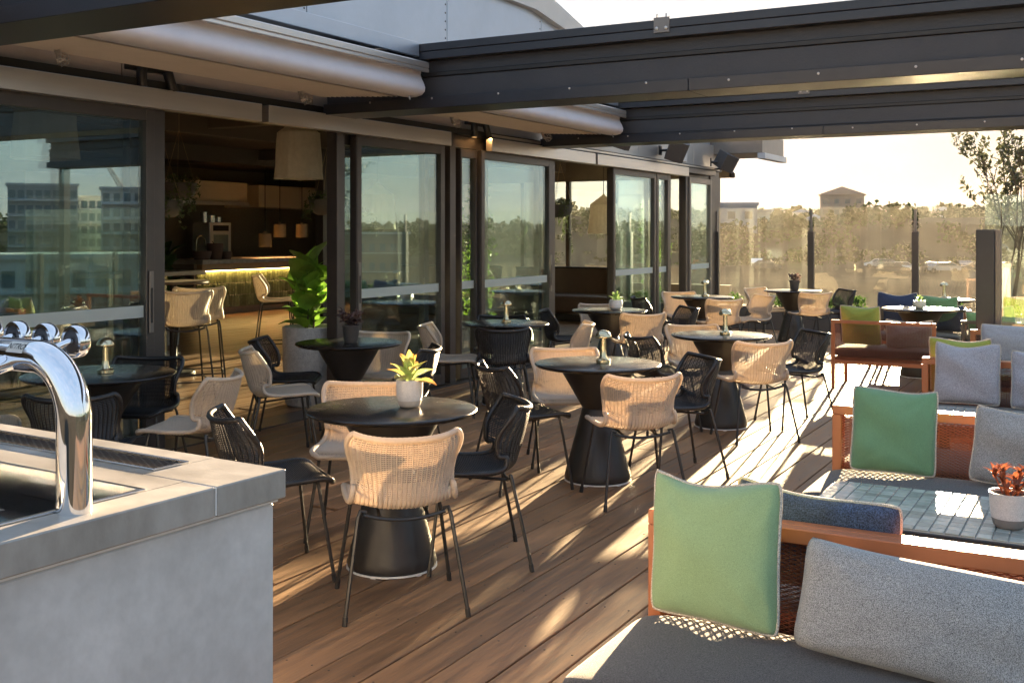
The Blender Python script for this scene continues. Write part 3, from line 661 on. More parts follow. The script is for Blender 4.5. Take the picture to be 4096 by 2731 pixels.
put_leaves(t, kl, kal_m, 15, .112, 8, 88, 1.05, .82, .014)
x, y = TBL[7]
t = thing('potted_rosette', 'round white ribbed pot holding a green rosette succulent', 'plant', (x + .06, y + .03, .745))
cup(t, [(0, 0), (.045, 0), (.062, .014), (.070, .03), (.068, .034), (.074, .05), (.072, .054), (.075, .07), (.072, .074), (.071, .09), (.062, .108), (.057, .108), (.055, .09)], None, pot_w, None, .098, .056)
el_ = leafmesh('leaf', .09, .055, .25, .3, 6, .75, .2); put_leaves(t, el_, ech_m, 14, .095, 12, 85, 1.0, .65, .012)
x, y = TBL[4]
t = thing('potted_burgundy_plant', 'dark textured pot overflowing with curly burgundy leaves', 'plant', (x + .03, y - .01, .745))
cup(t, [(0, 0), (.048, 0), (.052, .004), (.066, .128), (.068, .13), (.064, .132), (.06, .11)], None, pot_d, None, .118, .061)
cl = leafmesh('leaf', .055, .019, .75, .3, 7, 1.0, .1)
mb = MB()
for i in range(26):
    a = rnd(0, 6.28); rr = rnd(.02, .10); h_ = rnd(.03, .12); tip = Vector((rr * math.cos(a), rr * math.sin(a), .12 + h_)); mb.tube([(0, 0, .11), tip * .6 + Vector((0, 0, .06)), tip], .002, 4)
    for k in range(8):
        q = tip.lerp(Vector((0, 0, .12)), rnd(0, .6)); obj('leaf', cl, burg_m, t, q, Euler((R(rnd(-10, 70)), rnd(-.4, .4), rnd(0, 6.28))), rnd(.7, 1.1))
mb.build('stem', burg_m, t)
x, y = TBL[9]
t = thing('potted_red_plant', 'dark tapered pot holding a small red leaved plant by the screen', 'plant', (x + .03, y, .745))
cup(t, [(0, 0), (.052, 0), (.055, .003), (.072, .14), (.069, .142), (.066, .12)], None, pot_d, None, .128, .067)
mb = MB(); foliage(mb, [(rnd(-.07, .07), rnd(-.06, .06), .13 + abs(rnd(0, .10))) for _ in range(150)], .035, .7); mb.build('foliage', burg_m, t, 0)['kind'] = 'stuff'
t = thing('potted_table_plant', 'round grey pot with low leaves on the sunlit table between loveseats', 'plant', (LT['a'][0], LT['a'][1] - .05, .745))
cup(t, [(0, 0), (.04, 0), (.062, .02), (.068, .05), (.060, .085), (.055, .085), (.052, .07)], None, pot_w, None, .075, .053)
put_leaves(t, el_, ech_m, 9, .075, 15, 85, .8, .6)

# ---------------------------------------------------------------- concrete bar with beer tap
BZ = 1.05
bar = thing('concrete_bar', 'pale concrete bar counter with overhanging slab top and drip trays', 'bar', (-1.632, 1.877, 0), R(-3))
def tray_slab(name, lo, hi, holes):
    # slab pieces round rectangular holes (x0,x1,y0,y1)
    pass
W_, D_ = 2.6, 1.25
MB().box((-W_, -D_, 0), (-.018, -.018, .978), .006).build('base', conc_m, bar, 0)
MB().box((-W_, -D_ + .01, .9785), (-.012, -.012, .986), .002).build('sealant_bead', seal_m, bar, 0)
T0 = .9865
def sl(lo, hi, b=.003): return MB().box((lo[0], lo[1], T0), (hi[0], hi[1], BZ), b).build('slab', conct_m, bar, 0)
JY = -.205
sl((-.232, JY + .002), (0, 0)); sl((-W_, -.072), (-.2322, 0), 0); sl((-W_, JY + .002), (-.2322, -.1745), 0)
sl((-.098, -D_), (0, JY - .002)); sl((-W_, -.302), (-.0982, JY - .002), 0); sl((-W_, -D_), (-.0982, -.80), 0)
MB().box((-W_, JY - .0018, T0 + .004), (-.001, JY + .0018, BZ - .0015)).build('joint', seal_m, bar, 0)
MB().box((-W_, -.1742, T0 + .002), (-.234, -.0725, BZ - .025)).build('drain_floor', mat('brass_drain', (.45, .30, .14), .35, metal=.8), bar, 0)
def frame_rect(x0, x1, y0, y1, w_, z0, z1, m, nm, parent):
    mb = MB(); mb.box((x0, y0, z0), (x1, y0 + w_, z1), .001).box((x0, y1 - w_, z0), (x1, y1, z1), .001).box((x0, y0 + w_, z0), (x0 + w_, y1 - w_, z1), .001).box((x1 - w_, y0 + w_, z0), (x1, y1 - w_, z1), .001)
    return mb.build(nm, m, parent, 0)
gr = frame_rect(-W_ + .3, -.233, -.1738, -.0728, .006, BZ - .01, BZ + .005, inox_m, 'drain_frame', bar)
mb = MB()
for r_ in range(11):
    y0 = -.166 + r_ * .0083
    for k in range(70):
        x0 = -.245 - k * .030 - (.015 if r_ % 2 else 0)
        if k % 1 == 0: mb.box((x0 - .006, y0 + .0012, BZ - .006), (x0, y0 + .0083, BZ - .002))
    mb.box((-2.35, y0 - .0012, BZ - .0062), (-.24, y0 + .0012, BZ - .0018))
g = mb.build('drain_grille', frame_m, gr, 0); g['kind'] = 'stuff'
tr = frame_rect(-W_ + .3, -.0992, -.7995, -.303, .012, BZ - .012, BZ + .004, inox_m, 'sink_rim', bar)
mb = MB(); mb.box((-W_ + .3, -.7985, BZ - .0607), (-.1, -.304, BZ - .0585))
mb.box((-W_ + .3, -.312, BZ - .058), (-.1, -.304, BZ - .013)).box((-.112, -.79, BZ - .058), (-.102, -.313, BZ - .013)); mb.build('sink_basin', mat('sink_steel', (.32, .36, .42), .14, metal=1), tr, 0)
mb = MB()
for i in range(34):
    for j in range(14): 
        cx, cy = -.30 - i * .022 - (.011 if j % 2 else 0), -.52 - j * .019; mb.lathe([(.0095, 0), (.0095, .003), (.0065, .003), (.0065, 0)], 8, (cx, cy, BZ - .022), close=False)
mb.box((-1.1, -.52, BZ - .021), (-.27, -.505, BZ - .019)).box((-.285, -.79, BZ - .021), (-.268, -.52, BZ - .0195)); g = mb.build('drip_mesh', inox_m, tr, 0); g['kind'] = 'stuff'
# tap tower
tap = thing('beer_tap_tower', 'polished chrome beer tap tower with paper labels standing on the bar', 'beer tap', (-1.732, 1.392, BZ), R(-3))
rt = .0325; hz = .287; rb = .115; path = [(0, 0, -.055), (0, 0, .05)] + [(0, 0, z) for z in (.10, .14, hz - rb)]
path += [(-rb + rb * math.cos(a), 0, hz - rb + rb * math.sin(a)) for a in np.linspace(.08, math.pi / 2, 18)] + [(-.2, 0, hz), (-.9, 0, hz)]
tb = MB().tube(path, rt, 36).build('column', chrome_m, tap, 60)
MB().lathe([(.038, -.056), (.038, -.050), (.034, -.048)], 32).build('base_flange', chrome_m, tap)
badge_dark = mat('badge_face', (.05, .05, .055), .2, metal=.4)
for i in range(4):
    x = -.115 - i * .098
    st = MB().tube([(x, rt * .6, hz + .006), (x, .055, hz + .018), (x, .075, hz + .022)], [.007, .007, .009], 14).build('badge_stem', chrome_m, tap, 60)
    M = Matrix.Translation((x, .075, hz + .022)) @ Matrix.Rotation(R(-90), 4, 'X')
    d = MB().lathe([(.0, 0.004), (.024, .004), (.0245, .0), (.031, .0), (.033, .003), (.033, .021), (.031, .024), (.0, .024)], 40, close=False).build('badge', chrome_m, st, 40); d.matrix_local = M
    f = MB().lathe([(.0, .002), (.0238, .002), (.0238, .0038), (0, .0038)], 32, close=False).build('badge_back', badge_dark, st, 40); f.matrix_local = M
    a = MB().tube([(x - .055, -rt * .7, hz - .012), (x - .055, -.06, hz - .02), (x - .055, -.10, hz - .024)], [.017, .0165, .0165], 18).build('faucet', chrome_m, tap, 60)
    MB().tube([(x - .055, -.075, hz - .0215), (x - .055, -.09, hz - .0232)], .0215, 20).build('collar', chrome_m, a, 40)
    MB().tube([(x - .055, -.10, hz - .024), (x - .055, -.118, hz - .03), (x - .055, -.122, hz - .055), (x - .055, -.122, hz - .11)], [.0165, .014, .011, .009], 14).build('spout', chrome_m, a, 60)
tape_m = mat('masking_tape', (.62, .60, .55), .8, var=.1, vscale=60)
ink_m = mat('marker_ink', (.015, .015, .02), .6)
def on_tube(x, ang): # point on the top front of the horizontal tube
    r_ = rt + .0007; return (x, -r_ * math.sin(ang), hz + r_ * math.cos(ang))
def tape(xc, wd, text):
    nx = 12
    pts = MB().grid(lambda u, v: on_tube(xc - wd / 2 + wd * u + .0015 * math.sin(17 * v + (5 if u > .5 else 0)) * (1 if u in (0, 1) else 0), R(30 + 44 * v)), nx, 7)
    tp_ = pts.build('label_tape', tape_m, tb, 60)
    cu = bpy.data.curves.new('writing', 'FONT'); cu.body = text; cu.size = .017; cu.shear = .25; cu.align_x = 'CENTER'; cu.align_y = 'CENTER'; cu.resolution_u = 3; cu.offset = .0002
    tmp = bpy.data.objects.new('writing', cu); COL.objects.link(tmp); bpy.context.view_layer.update()
    me = bpy.data.meshes.new_from_object(tmp.evaluated_get(bpy.context.evaluated_depsgraph_get())); bpy.data.objects.remove(tmp)
    for v_ in me.vertices:
        X, Y = v_.co.x, v_.co.y; ang = R(52) - Y / rt; r_ = rt + .0012; v_.co = (xc + X, -r_ * math.sin(ang), hz + r_ * math.cos(ang))
    obj('writing', me, ink_m, tp_)
tape(-.142, .052, 'NITRO'); tape(-.232, .05, 'WINE')
# ---------------------------------------------------------------- lounge sofas
def mesh_panel(w_, h_, cell=(.034, .0135), name='mesh_panel'):
    """expanded-metal panel in the XZ plane"""
    mb = MB(); nx = int(w_ / cell[0]); nz_ = int(h_ / cell[1]); cx, cz = w_ / nx, h_ / nz_; th, tw = .0022, .0016
    for j in range(nz_ + 1):
        for sgn in (1, -1):
            if (j == 0 and sgn < 0) or (j == nz_ and sgn > 0): continue
            for_pts = []
            for i in range(2 * nx + 1):
                z = j * cz + sgn * (cz * .5 if i % 2 else 0) * .86; y = .002 * (1 if i % 2 else -1) * sgn
                for_pts.append((i * cx / 2, y, min(max(z, 0), h_)))
            vv = []
            for p in for_pts: vv += [(p[0], p[1] - th, p[2]), (p[0], p[1], p[2] + tw), (p[0], p[1] + th, p[2]), (p[0], p[1], p[2] - tw)]
            mb.add(vv, [(i * 4 + k, i * 4 + (k + 1) % 4, (i + 1) * 4 + (k + 1) % 4, (i + 1) * 4 + k) for i in range(len(for_pts) - 1) for k in range(4)])
    return mb
def rcushion(x0, x1, y0, y1, z0, z1, r=.045, n=14, puff=.012):
    """rounded seat cushion"""
    mb = MB(); cx, cy, cz = (x0 + x1) / 2, (y0 + y1) / 2, (z0 + z1) / 2; hx, hy, hz_ = (x1 - x0) / 2, (y1 - y0) / 2, (z1 - z0) / 2
    def pt(u, v):
        a = u * 2 * math.pi; b_ = (v - .5) * math.pi
        def sp(c_, e): return math.copysign(abs(c_) ** e, c_)
        e1, e2 = .16, .38
        x = sp(math.cos(b_), e2) * sp(math.cos(a), e1); y = sp(math.cos(b_), e2) * sp(math.sin(a), e1); z = sp(math.sin(b_), e2)
        zz = cz + hz_ * z + (puff * (1 - x * x) * (1 - y * y) if z > .5 else 0)
        return (cx + hx * x, cy + hy * y, zz)
    return mb.grid(pt, 96, 26, wrap=True)
def sofa(w_, label, backless=False, solid=False):
    """faces -Y, back plane at y=0, left end at x=0"""
    t = thing('lounge_sofa', label, 'sofa', group='terracotta framed sofas'); f = .045; H_ = .70
    for x in (0, w_ - f):
        MB().box((x, -f, 0), (x + f, -.001, H_ - .046), .003).build('post', org_m, t, 0)
        MB().box((x, -.68, 0), (x + f, -.635, .235), .003).build('leg', org_m, t, 0)
    MB().box((0, -f, H_ - .045), (w_, -.001, H_), .003).build('top_rail', org_m, t, 0)
    MB().box((f, -f + .004, .235), (w_ - f, -.005, .275), .002).build('lower_rail', org_m, t, 0)
    p = mesh_panel(w_ - 2 * f, H_ - .045 - .275 - .012).build('mesh_panel', orgm_m, t, 0); p.location = (f, -f / 2, .281); p['kind'] = 'stuff'
    MB().box((0, -.68, .236), (w_, -f - .002, .275), .003).build('seat_frame', org_m, t, 0)
    rcushion(-.012, w_ + .012, -.70, -f - .006, .276, .405).build('seat_cushion', seat_m, t, 60)
    return t
SG = 'terracotta framed sofas'
s1 = sofa(1.9, 'terracotta mesh backed sofa holding a light green and a long grey tweed cushion'); s1.location = (-1.315, 3.27, 0)
dup(s1, (.585, 3.272, 0), R(180), 'terracotta sofa turned away holding a blue tweed cushion beside the tiled table', SG)
dup(s1, (-1.29, 5.67, 0), 0, 'terracotta mesh backed sofa holding a sea green cushion behind the tiled table', SG)
dup(s1, (.61, 5.672, 0), R(180), 'terracotta sofa turned away behind the sea green cushion', SG)
dup(s1, (-1.23, 8.10, 0), 0, 'terracotta mesh backed sofa holding two square light grey cushions', SG)
dup(s1, (.67, 8.102, 0), R(180), 'terracotta sofa turned away, yellow green cushion peeking over its back', SG)
dup(s1, (-1.2, 10.62, 0), 0, 'terracotta sofa with lilac grey cushion in front of the thick partition post', SG)
# loveseats at the far end: open legs, mesh back toward us
def loveseat(label):
    t = thing('loveseat', label, 'sofa', group='small terracotta loveseats'); w_ = 1.0; f = .035; H_ = .69
    for x in (0, w_ - f):
        MB().box((x, -f, 0), (x + f, -.001, H_ - .036), .003).build('leg', org_m, t, 0); MB().box((x, -.62, 0), (x + f, -.585, .28), .003).build('leg', org_m, t, 0)
    MB().box((0, -f, H_ - .035), (w_, -.001, H_), .003).build('top_rail', org_m, t, 0); MB().box((f, -f + .003, .25), (w_ - f, -.004, .285), .002).build('lower_rail', org_m, t, 0)
    p = mesh_panel(w_ - 2 * f, H_ - .035 - .285 - .01, (.026, .011)).build('mesh_panel', orgm_m, t, 0); p.location = (f, -f / 2, .29); p['kind'] = 'stuff'
    MB().box((0, -.62, .281), (w_, -f - .002, .315), .003).build('seat_frame', org_m, t, 0)
    rcushion(.0, w_, -.64, -f - .004, .316, .41).build('seat_cushion', seat_m, t, 60)
    return t
lv = loveseat('terracotta loveseat seen from its mesh back with a yellow green cushion'); lv.location = (-1.58, 11.2, 0); lv.rotation_euler = (0, 0, R(180))
LG = 'small terracotta loveseats'
dup(lv, (-2.6, 13.75, 0), 0, 'terracotta loveseat with a navy cushion across the sunlit table', LG)
dup(lv, (-.42, 11.75, 0), R(180), 'dark backed loveseat with a teal cushion beside the partition post', LG, mats={org_m: frame_m, orgm_m: frame_m})
dup(lv, (-1.5, 13.35, 0), R(180), 'loveseat with a small teal cushion behind the partition post', LG, mats={org_m: frame_m, orgm_m: frame_m})

# ---------------------------------------------------------------- cushions
def pillow_mesh(w_, h_, t_, seed=0, n=30, ear=.045):
    rs = random.Random(seed); ph = [rs.uniform(0, 6) for _ in range(6)]
    def P(u, v, s_):
        e = ear
        cp_ = 1 - .055 * (u * u * v * v) ** 3; X = u * (1 - e * (1 - v * v)) * cp_; Z = v * (1 - e * (1 - u * u)) * cp_
        k = max(0, (1 - u ** 2)) ** .42 * max(0, (1 - v ** 2)) ** .42
        wr = .06 * math.sin(4 * u + ph[0] + 2 * v) * math.sin(3 * v + ph[1]) + .035 * math.sin(9 * u * v + ph[2]) + .05 * math.sin(2.3 * u + 5 * v + ph[3])
        wr *= 1.7; T = s_ * t_ / 2 * k * (1 + wr) + .012 * math.sin(2 * u + ph[4]) * (1 - .2 * v)
        rc_ = math.hypot(1 - abs(u), 1 - abs(v)); T *= 1 + .16 * math.exp(-rc_ * 2.4) * math.sin(13 * math.atan2(1 - abs(u) + .01, 1 - abs(v) + .01) + ph[2])
        sag = -.06 * h_ * (1 - u * u) * max(0, v) * (1 + .5 * math.sin(2 * u + ph[5]))
        return (X * w_ / 2, T, Z * h_ / 2 + h_ / 2 + sag * (1 if v > 0 else 0))
    vv = []; ff = []
    for s_ in (1, -1):
        o = len(vv); vv += [P(-1 + 2 * i / (n - 1), -1 + 2 * j / (n - 1), s_) for j in range(n) for i in range(n)]
        for j in range(n - 1):
            for i in range(n - 1):
                q = (o + j * n + i, o + j * n + i + 1, o + (j + 1) * n + i + 1, o + (j + 1) * n + i); ff.append(q if s_ < 0 else q[::-1])
    b_ = [P(-1 + 2 * i / 40, -1, 0) for i in range(40)] + [P(1, -1 + 2 * i / 40, 0) for i in range(40)] + [P(1 - 2 * i / 40, 1, 0) for i in range(40)] + [P(-1, 1 - 2 * i / 40, 0) for i in range(40)]
    mb = MB(); mb.add(vv, ff); me = bpy.data.meshes.new('cover'); me.from_pydata(mb.v, [], mb.f)
    bmn = bmesh.new(); bmn.from_mesh(me); bmesh.ops.remove_doubles(bmn, verts=bmn.verts, dist=.0004); bmesh.ops.recalc_face_normals(bmn, faces=bmn.faces); bmn.to_mesh(me); bmn.free()
    me.polygons.foreach_set('use_smooth', [True] * len(me.polygons))
    return me, MB().tube(b_, .0048, 6, closed=True)
def cushion(label, w_, h_, t_, m, loc, rz=0, lean=14, roll=0, seed=1, piping=True, ear=.045):
    t = thing('cushion', label, 'cushion', loc, 0, 'scatter cushions'); t.rotation_euler = Euler((R(-lean), R(roll), R(rz)), 'XYZ')
    t.rotation_mode = 'XYZ'; t.matrix_world = Matrix.Translation(loc) @ Matrix.Rotation(R(rz), 4, 'Z') @ Matrix.Rotation(R(-lean), 4, 'X') @ Matrix.Rotation(R(roll), 4, 'Y')
    me, pp = pillow_mesh(w_, h_, t_, seed, ear=ear); obj('cover', me, m, t)
    if piping: pp.build('piping', pipe_m, t, 60)
    return t
# loc = bottom centre; faces -Y (toward the seat in front); lean tips the top backward (+Y)
cushion('light green cushion with speckled piping propped at the near sofa corner', .46, .44, .14, c_green, (-1.065, 3.11, .415), -13, 8, -3, 1)
cushion('long grey tweed cushion lying against the near sofa mesh back', .78, .31, .15, c_grey, (-.42, 2.98, .415), -3, 20, 3, 2, False, .03)
cushion('blue tweed cushion rising behind the near sofa back rail', .52, .36, .13, c_blue, (-.83, 3.45, .445), 176, 14, -3, 3)
cushion('dark grey tweed cushion lying low behind the near sofa back rail', .5, .30, .12, c_grey, (-.22, 3.52, .41), 184, 24, 8, 4)
cushion('sea green cushion with speckled piping on the second sofa', .40, .42, .13, c_teal, (-.97, 5.46, .415), 4, 14, 1, 5)
cushion('grey tweed cushion beside the sea green one', .62, .36, .14, c_grey, (-.32, 5.40, .415), -4, 17, 3, 6)
cushion('square light grey cushion with pale piping on the third sofa', .42, .43, .13, c_lilac, (-.92, 7.90, .415), 5, 14, 1, 7)
cushion('second light grey cushion beside the square one on the third sofa', .46, .40, .14, c_lilac, (-.42, 7.88, .415), -4, 16, -2, 8)
cushion('yellow green cushion peeking above the third sofa post', .42, .42, .13, c_lime, (-1.0, 8.32, .43), 178, 12, 0, 9)
cushion('lilac grey cushion before the partition post', .62, .36, .14, c_lilac, (-.80, 10.42, .415), 2, 12, 1, 10)
cushion('yellow green cushion on the loveseat', .40, .42, .13, c_lime, (-2.32, 11.42, .43), 182, 12, 1, 11)
cushion('grey cushion resting low on the loveseat', .46, .30, .13, c_grey, (-1.85, 11.42, .42), 178, 14, 0, 12)
cushion('navy cushion with pale piping across the sunlit table', .46, .46, .14, c_navy, (-2.35, 13.5, .42), 0, 14, 0, 13)
cushion('blue grey cushion on the loveseat beyond the sunlit table', .5, .32, .14, c_navy, (-1.85, 13.5, .42), 3, 14, 0, 14)
cushion('teal cushion leaning by the partition post', .46, .40, .13, c_teal, (-1.12, 11.98, .43), 186, 12, 9, 15)
cushion('small teal cushion behind the partition post', .40, .40, .13, c_teal, (-1.86, 13.57, .45), 180, 12, 0, 16)

# ---------------------------------------------------------------- tiled low tables
tile_me = MB().box((-.0245, -.0255, 0), (.0245, .0255, .007), .0022).mesh('tile', 0)
def tiled_table(label, loc, full=True):
    t = thing('tiled_table', label, 'table', loc, 0, 'tiled low tables'); w_, d_ = 1.06, .68; nx, ny = 20, 12; px_, py_ = .0525, .0545
    MB().box((-.014, -.014, .455), (nx * px_ + .014, ny * py_ + .014, .492), .003).build('top_frame', lampblk_m, t, 0)
    MB().box((.0, .0, .4925), (nx * px_, ny * py_, .4945)).build('grout_bed', grout_m, t, 0)
    if full:
        for i in range(nx):
            for j in range(ny): obj('tile', tile_me, tile_m, t, ((i + .5) * px_, (j + .5) * py_, .4946 + rnd(-.0003, .0003)), (rnd(-.01, .01), rnd(-.01, .01), 0))
    else:
        mb = MB()
        for i in range(nx):
            for j in range(ny): mb.box((i * px_ + .002, j * py_ + .002, .4946), ((i + 1) * px_ - .002, (j + 1) * py_ - .002, .5016))
        mb.build('tile', tile_m, t, 0)['kind'] = 'stuff'
    for x in (.10, nx * px_ - .16):
        MB().box((x, .3, .02), (x + .06, .36, .454), .003).build('pedestal', lampblk_m, t, 0); MB().box((x - .06, .10, 0), (x + .12, .56, .02), .003).build('foot_plate', lampblk_m, t, 0)
    return t
tiled_table('low table topped with pale green glazed tiles before the sea green cushion sofa', (-1.085, 4.165, 0))
tiled_table('low tiled table in front of the light grey cushion sofa', (-1.05, 6.55, 0), False)
tiled_table('low tiled table in front of the near sofa with the light green cushion', (-1.10, 1.72, 0), False)
tiled_table('low tiled table in front of the lilac cushion sofa', (-1.0, 9.0, 0), False)
t = thing('potted_red_succulent', 'white pot with grey foot holding red finger succulents on the tiled table', 'plant', (-.362, 4.36, .502))
cup(t, [(.062, .036), (.066, .06), (.069, .125), (.0695, .128), (.066, .1285), (.064, .10)], [(0, 0), (.046, 0), (.055, .010), (.0615, .0355)], pot_w, pot_g, .118, .064)
rl = leafmesh('leaf', .06, .020, .5, .5, 6, .8, .2)
mb = MB()
for i in range(9):
    a = i * .7 + rnd(-.2, .2); rr = rnd(.02, .06); tip = Vector((rr * math.cos(a), rr * math.sin(a), .13 + rnd(.01, .07))); mb.tube([(rr * .4 * math.cos(a), rr * .4 * math.sin(a), .115), tip], .004, 5)
    for k in range(6): obj('leaf', rl, red_m, t, tip - Vector((0, 0, .012 * (k // 3))), Euler((R(rnd(15, 75)), 0, a + k * 1.05)), rnd(.75, 1.1))
mb.build('stem', red_m, t)
t = thing('red_plant', 'dark pot with rust red leaves beside the lilac grey cushion', 'plant', (-.46, 9.5, .502))
cup(t, [(0, 0), (.05, 0), (.065, .11), (.06, .112), (.058, .09)], None, pot_d, None, .1, .058)
mb = MB(); foliage(mb, [(rnd(-.07, .07), rnd(-.07, .07), .11 + abs(rnd(0, .11))) for _ in range(120)], .045, .5); mb.build('foliage', red_m, t, 0)['kind'] = 'stuff'
t = thing('floor_plant', 'low dark tub with small green leaves behind the third sofa', 'plant', (-1.02, 9.95, 0))
cup(t, [(0, 0), (.12, 0), (.15, .40), (.14, .40), (.135, .36)], None, pot_d, None, .37, .137)
mb = MB(); foliage(mb, [(rnd(-.12, .12), rnd(-.12, .12), .37 + abs(rnd(0, .13))) for _ in range(140)], .07, .5); mb.build('foliage', shrub_m, t, 0)['kind'] = 'stuff'

# ---------------------------------------------------------------- slim tree by the partition
t = thing('potted_olive_tree', 'slim multi-stemmed tree with small dark leaves rising behind the glass partition', 'tree', (-1.12, 13.15, 0))
MB().lathe([(0, 0), (.2, 0), (.24, .55), (.22, .55), (.21, .5)], 28, close=False).build('pot', pot_d, t); MB().lathe([(0, .5), (.21, .5), (.21, .48), (0, .48)], 24, close=False).build('soil', soil_m, t)
tm = MB(); cr = MB(); pts = []
def branch(p, d, ln, r_, lev):
    q = [Vector(p)]; dd = Vector(d).normalized()
    for k in range(4):
        dd = (dd + Vector((rnd(-.16, .16), rnd(-.16, .16), rnd(-.04, .12)))).normalized(); q.append(q[-1] + dd * ln / 4)
    tm.tube(q, [r_ * (1 - .13 * k) for k in range(5)], 6)
    if lev > 0:
        for _ in range(3 if lev > 1 else 4):
            k = random.choice((2, 3, 4)); branch(q[k], dd + Vector((rnd(-.55, .65), rnd(-.7, .7), rnd(-.2, .5))), ln * rnd(.5, .75), r_ * .55, lev - 1)
    else:
        for qq in q[1:]:
            for _ in range(random.choice((1, 3, 4))): pts.append(qq + Vector((rnd(-.03, .03), rnd(-.03, .03), rnd(-.03, .03))))
for k in range(4): branch((rnd(-.04, .04), rnd(-.04, .04), .5), (rnd(-.08, .16), rnd(-.15, .15), 1), 1.2, .016, 3)
tm.build('trunk', bark_m, t); foliage(cr, pts, .07, .38); c_ = cr.build('crown', olive_m, t, 0); c_['kind'] = 'stuff'

# ---------------------------------------------------------------- indoors
fg = thing('fiddle_leaf_fig', 'large leaved bright green fig in a rough pale concrete pot at the open door', 'plant', (-6.52, 7.82, 0))
MB().lathe([(0, 0), (.21, 0), (.225, .02), (.245, .35), (.250, .70), (.246, .715), (.228, .715), (.22, .66)], 40, close=False).build('pot', pot_c, fg); MB().lathe([(0, .67), (.224, .67), (.224, .64), (0, .64)], 30, close=False).build('soil', soil_m, fg)
fl = leafmesh('leaf', .30, .21, .42, .22, 9, .72, .10)
mb = MB()
for k in range(4):
    a = k * 1.6; x, y = .05 * math.cos(a), .05 * math.sin(a); top = .66 + (.52, .42, .34, .48)[k]; tx, ty = x + rnd(-.05, .05), y + rnd(-.05, .05)
    mb.tube([(x, y, .65), ((x + tx) / 2 + .01, (y + ty) / 2, (.65 + top) / 2), (tx, ty, top)], .008, 6)
    for i in range(11):
        f = .08 + .92 * i / 10; az_ = i * 2.4 + k; obj('leaf', fl, green_m, fg, (x + (tx - x) * f, y + (ty - y) * f, .67 + (top - .67) * f), Euler((R(rnd(8, 40) + 40 * f), rnd(-.25, .25), az_)), rnd(.75, 1.15) * (.85 + .35 * f))
mb.build('stem', bark_m, fg)
for lb, (x, y), h in (('trailing pale green leaves in a low round tub at the fig pot foot', (-6.9, 8.1), .5),):
    pass
# climbing plant inside the glass
for i, (x, y, lb) in enumerate(((-6.6, 10.86, 'climbing vine in a pale tub behind the narrow glass pane'), (-6.75, 16.9, 'climbing vine behind the last door opening'))):
    v = thing('climbing_vine', lb, 'plant', (x, y, 0), 0, 'vines behind the doors')
    MB().lathe([(0, 0), (.19, 0), (.22, .62), (.2, .62), (.19, .56)], 30, close=False).build('pot', pot_c, v); MB().lathe([(0, .57), (.2, .57), (.2, .55), (0, .55)], 24, close=False).build('soil', soil_m, v)
    mb = MB(); st = MB()
    for k in range(5):
        q = [Vector((rnd(-.1, .1), rnd(-.1, .1), .56))]
        while q[-1].z < (1.7, 2.0, 2.35, 1.5, 2.2)[k]: q.append(q[-1] + Vector((rnd(-.04, .04), rnd(-.04, .04), .06)))
        st.tube(q, .004, 5); foliage(mb, [p + Vector((rnd(-.07, .07), rnd(-.07, .07), rnd(-.05, .05))) for p in q for _ in range(8 if p.z < 1.75 else 3)], .065, .65)
    st.build('stem', bark_m, v); mb.build('foliage', vine_m, v, 0)['kind'] = 'stuff'
# bar table and stools
bt = thing('high_table', 'narrow high table with steel legs just inside the doors', 'table', (-10.8, 9.7, 0), R(90))
MB().box((-.75, -.3, 1.02), (.80, .3, 1.075), .006).build('tabletop', mat('pale_top', (.42, .37, .29), .4), bt, 0)
for x in (-.5, .35): MB().tube([(x, 0, .02), (x, 0, 1.018)], .045, 16).build('column', brass_m, bt); MB().lathe([(0, 0), (.22, 0), (.22, .02), (0, .024)], 28, (x, 0, 0), close=False).build('foot_disc', steel_m, bt)
bt2 = thing('high_round_table', 'high table with metal column in front of the stools', 'table', (-9.3, 8.8, 0))
MB().lathe([(0, 1.0), (.38, 1.0), (.39, 1.01), (.39, 1.025), (.385, 1.03), (0, 1.03)], 44, close=False).build('tabletop', mat('brown_top', (.16, .11, .07), .35), bt2); MB().tube([(0, 0, .02), (0, 0, .998)], .04, 14).build('column', lampblk_m, bt2); MB().lathe([(0, 0), (.24, 0), (.24, .02), (0, .025)], 28, close=False).build('foot_disc', lampblk_m, bt2)
st = chair_thing(stool=True); SGp = 'wicker bar stools'
st.location = (-7.42, 7.12, 0); st.rotation_euler = (0, 0, R(58)); st['label'] = 'pale wicker bar stool with its back turned inside the open doors'; st['group'] = SGp
dup(st, (-7.72, 7.62, 0), R(48), 'wicker bar stool half hidden behind the pale stool by the doors', SGp)
dup(st, (-8.95, 10.1, 0), R(-52), 'orange glowing wicker bar stool facing the fig plant', SGp)
dup(st, (-6.95, 3.4, 0), R(60), 'wicker bar stool standing behind the closed glass door', SGp)
dup(st, (-7.3, 4.9, 0), R(-40), 'sunlit wicker bar stool behind the closed glass door near the frame', SGp)
bc = thing('slatted_chair', 'black slatted metal bar chair behind the fig plant', 'chair', (-10.3, 12.4, 0), R(20))
for sx in (-1, 1):
    for sy in (-1, 1): MB().tube([(sx * .23, sy * .23, 0), (sx * .18, sy * .18, .68), (sx * .19, -.2 if sy < 0 else .18, .70)], .011, 6).build('leg', leg_m, bc)
for k in range(6): MB().box((-.2, -.2 + k * .068, .70), (.2, -.145 + k * .068, .712), .002).build('seat_slat', leg_m, bc, 0)
for k in range(3): MB().box((-.21, -.235, .86 + k * .09), (.21, -.222, .93 + k * .09), .002).build('back_slat', leg_m, bc, 0)
MB().tube([(-.21, -.2, .70), (-.22, -.23, .9), (-.21, -.235, 1.12), (.21, -.235, 1.12), (.22, -.23, .9), (.21, -.2, .70)], .011, 6).build('back_frame', leg_m, bc)
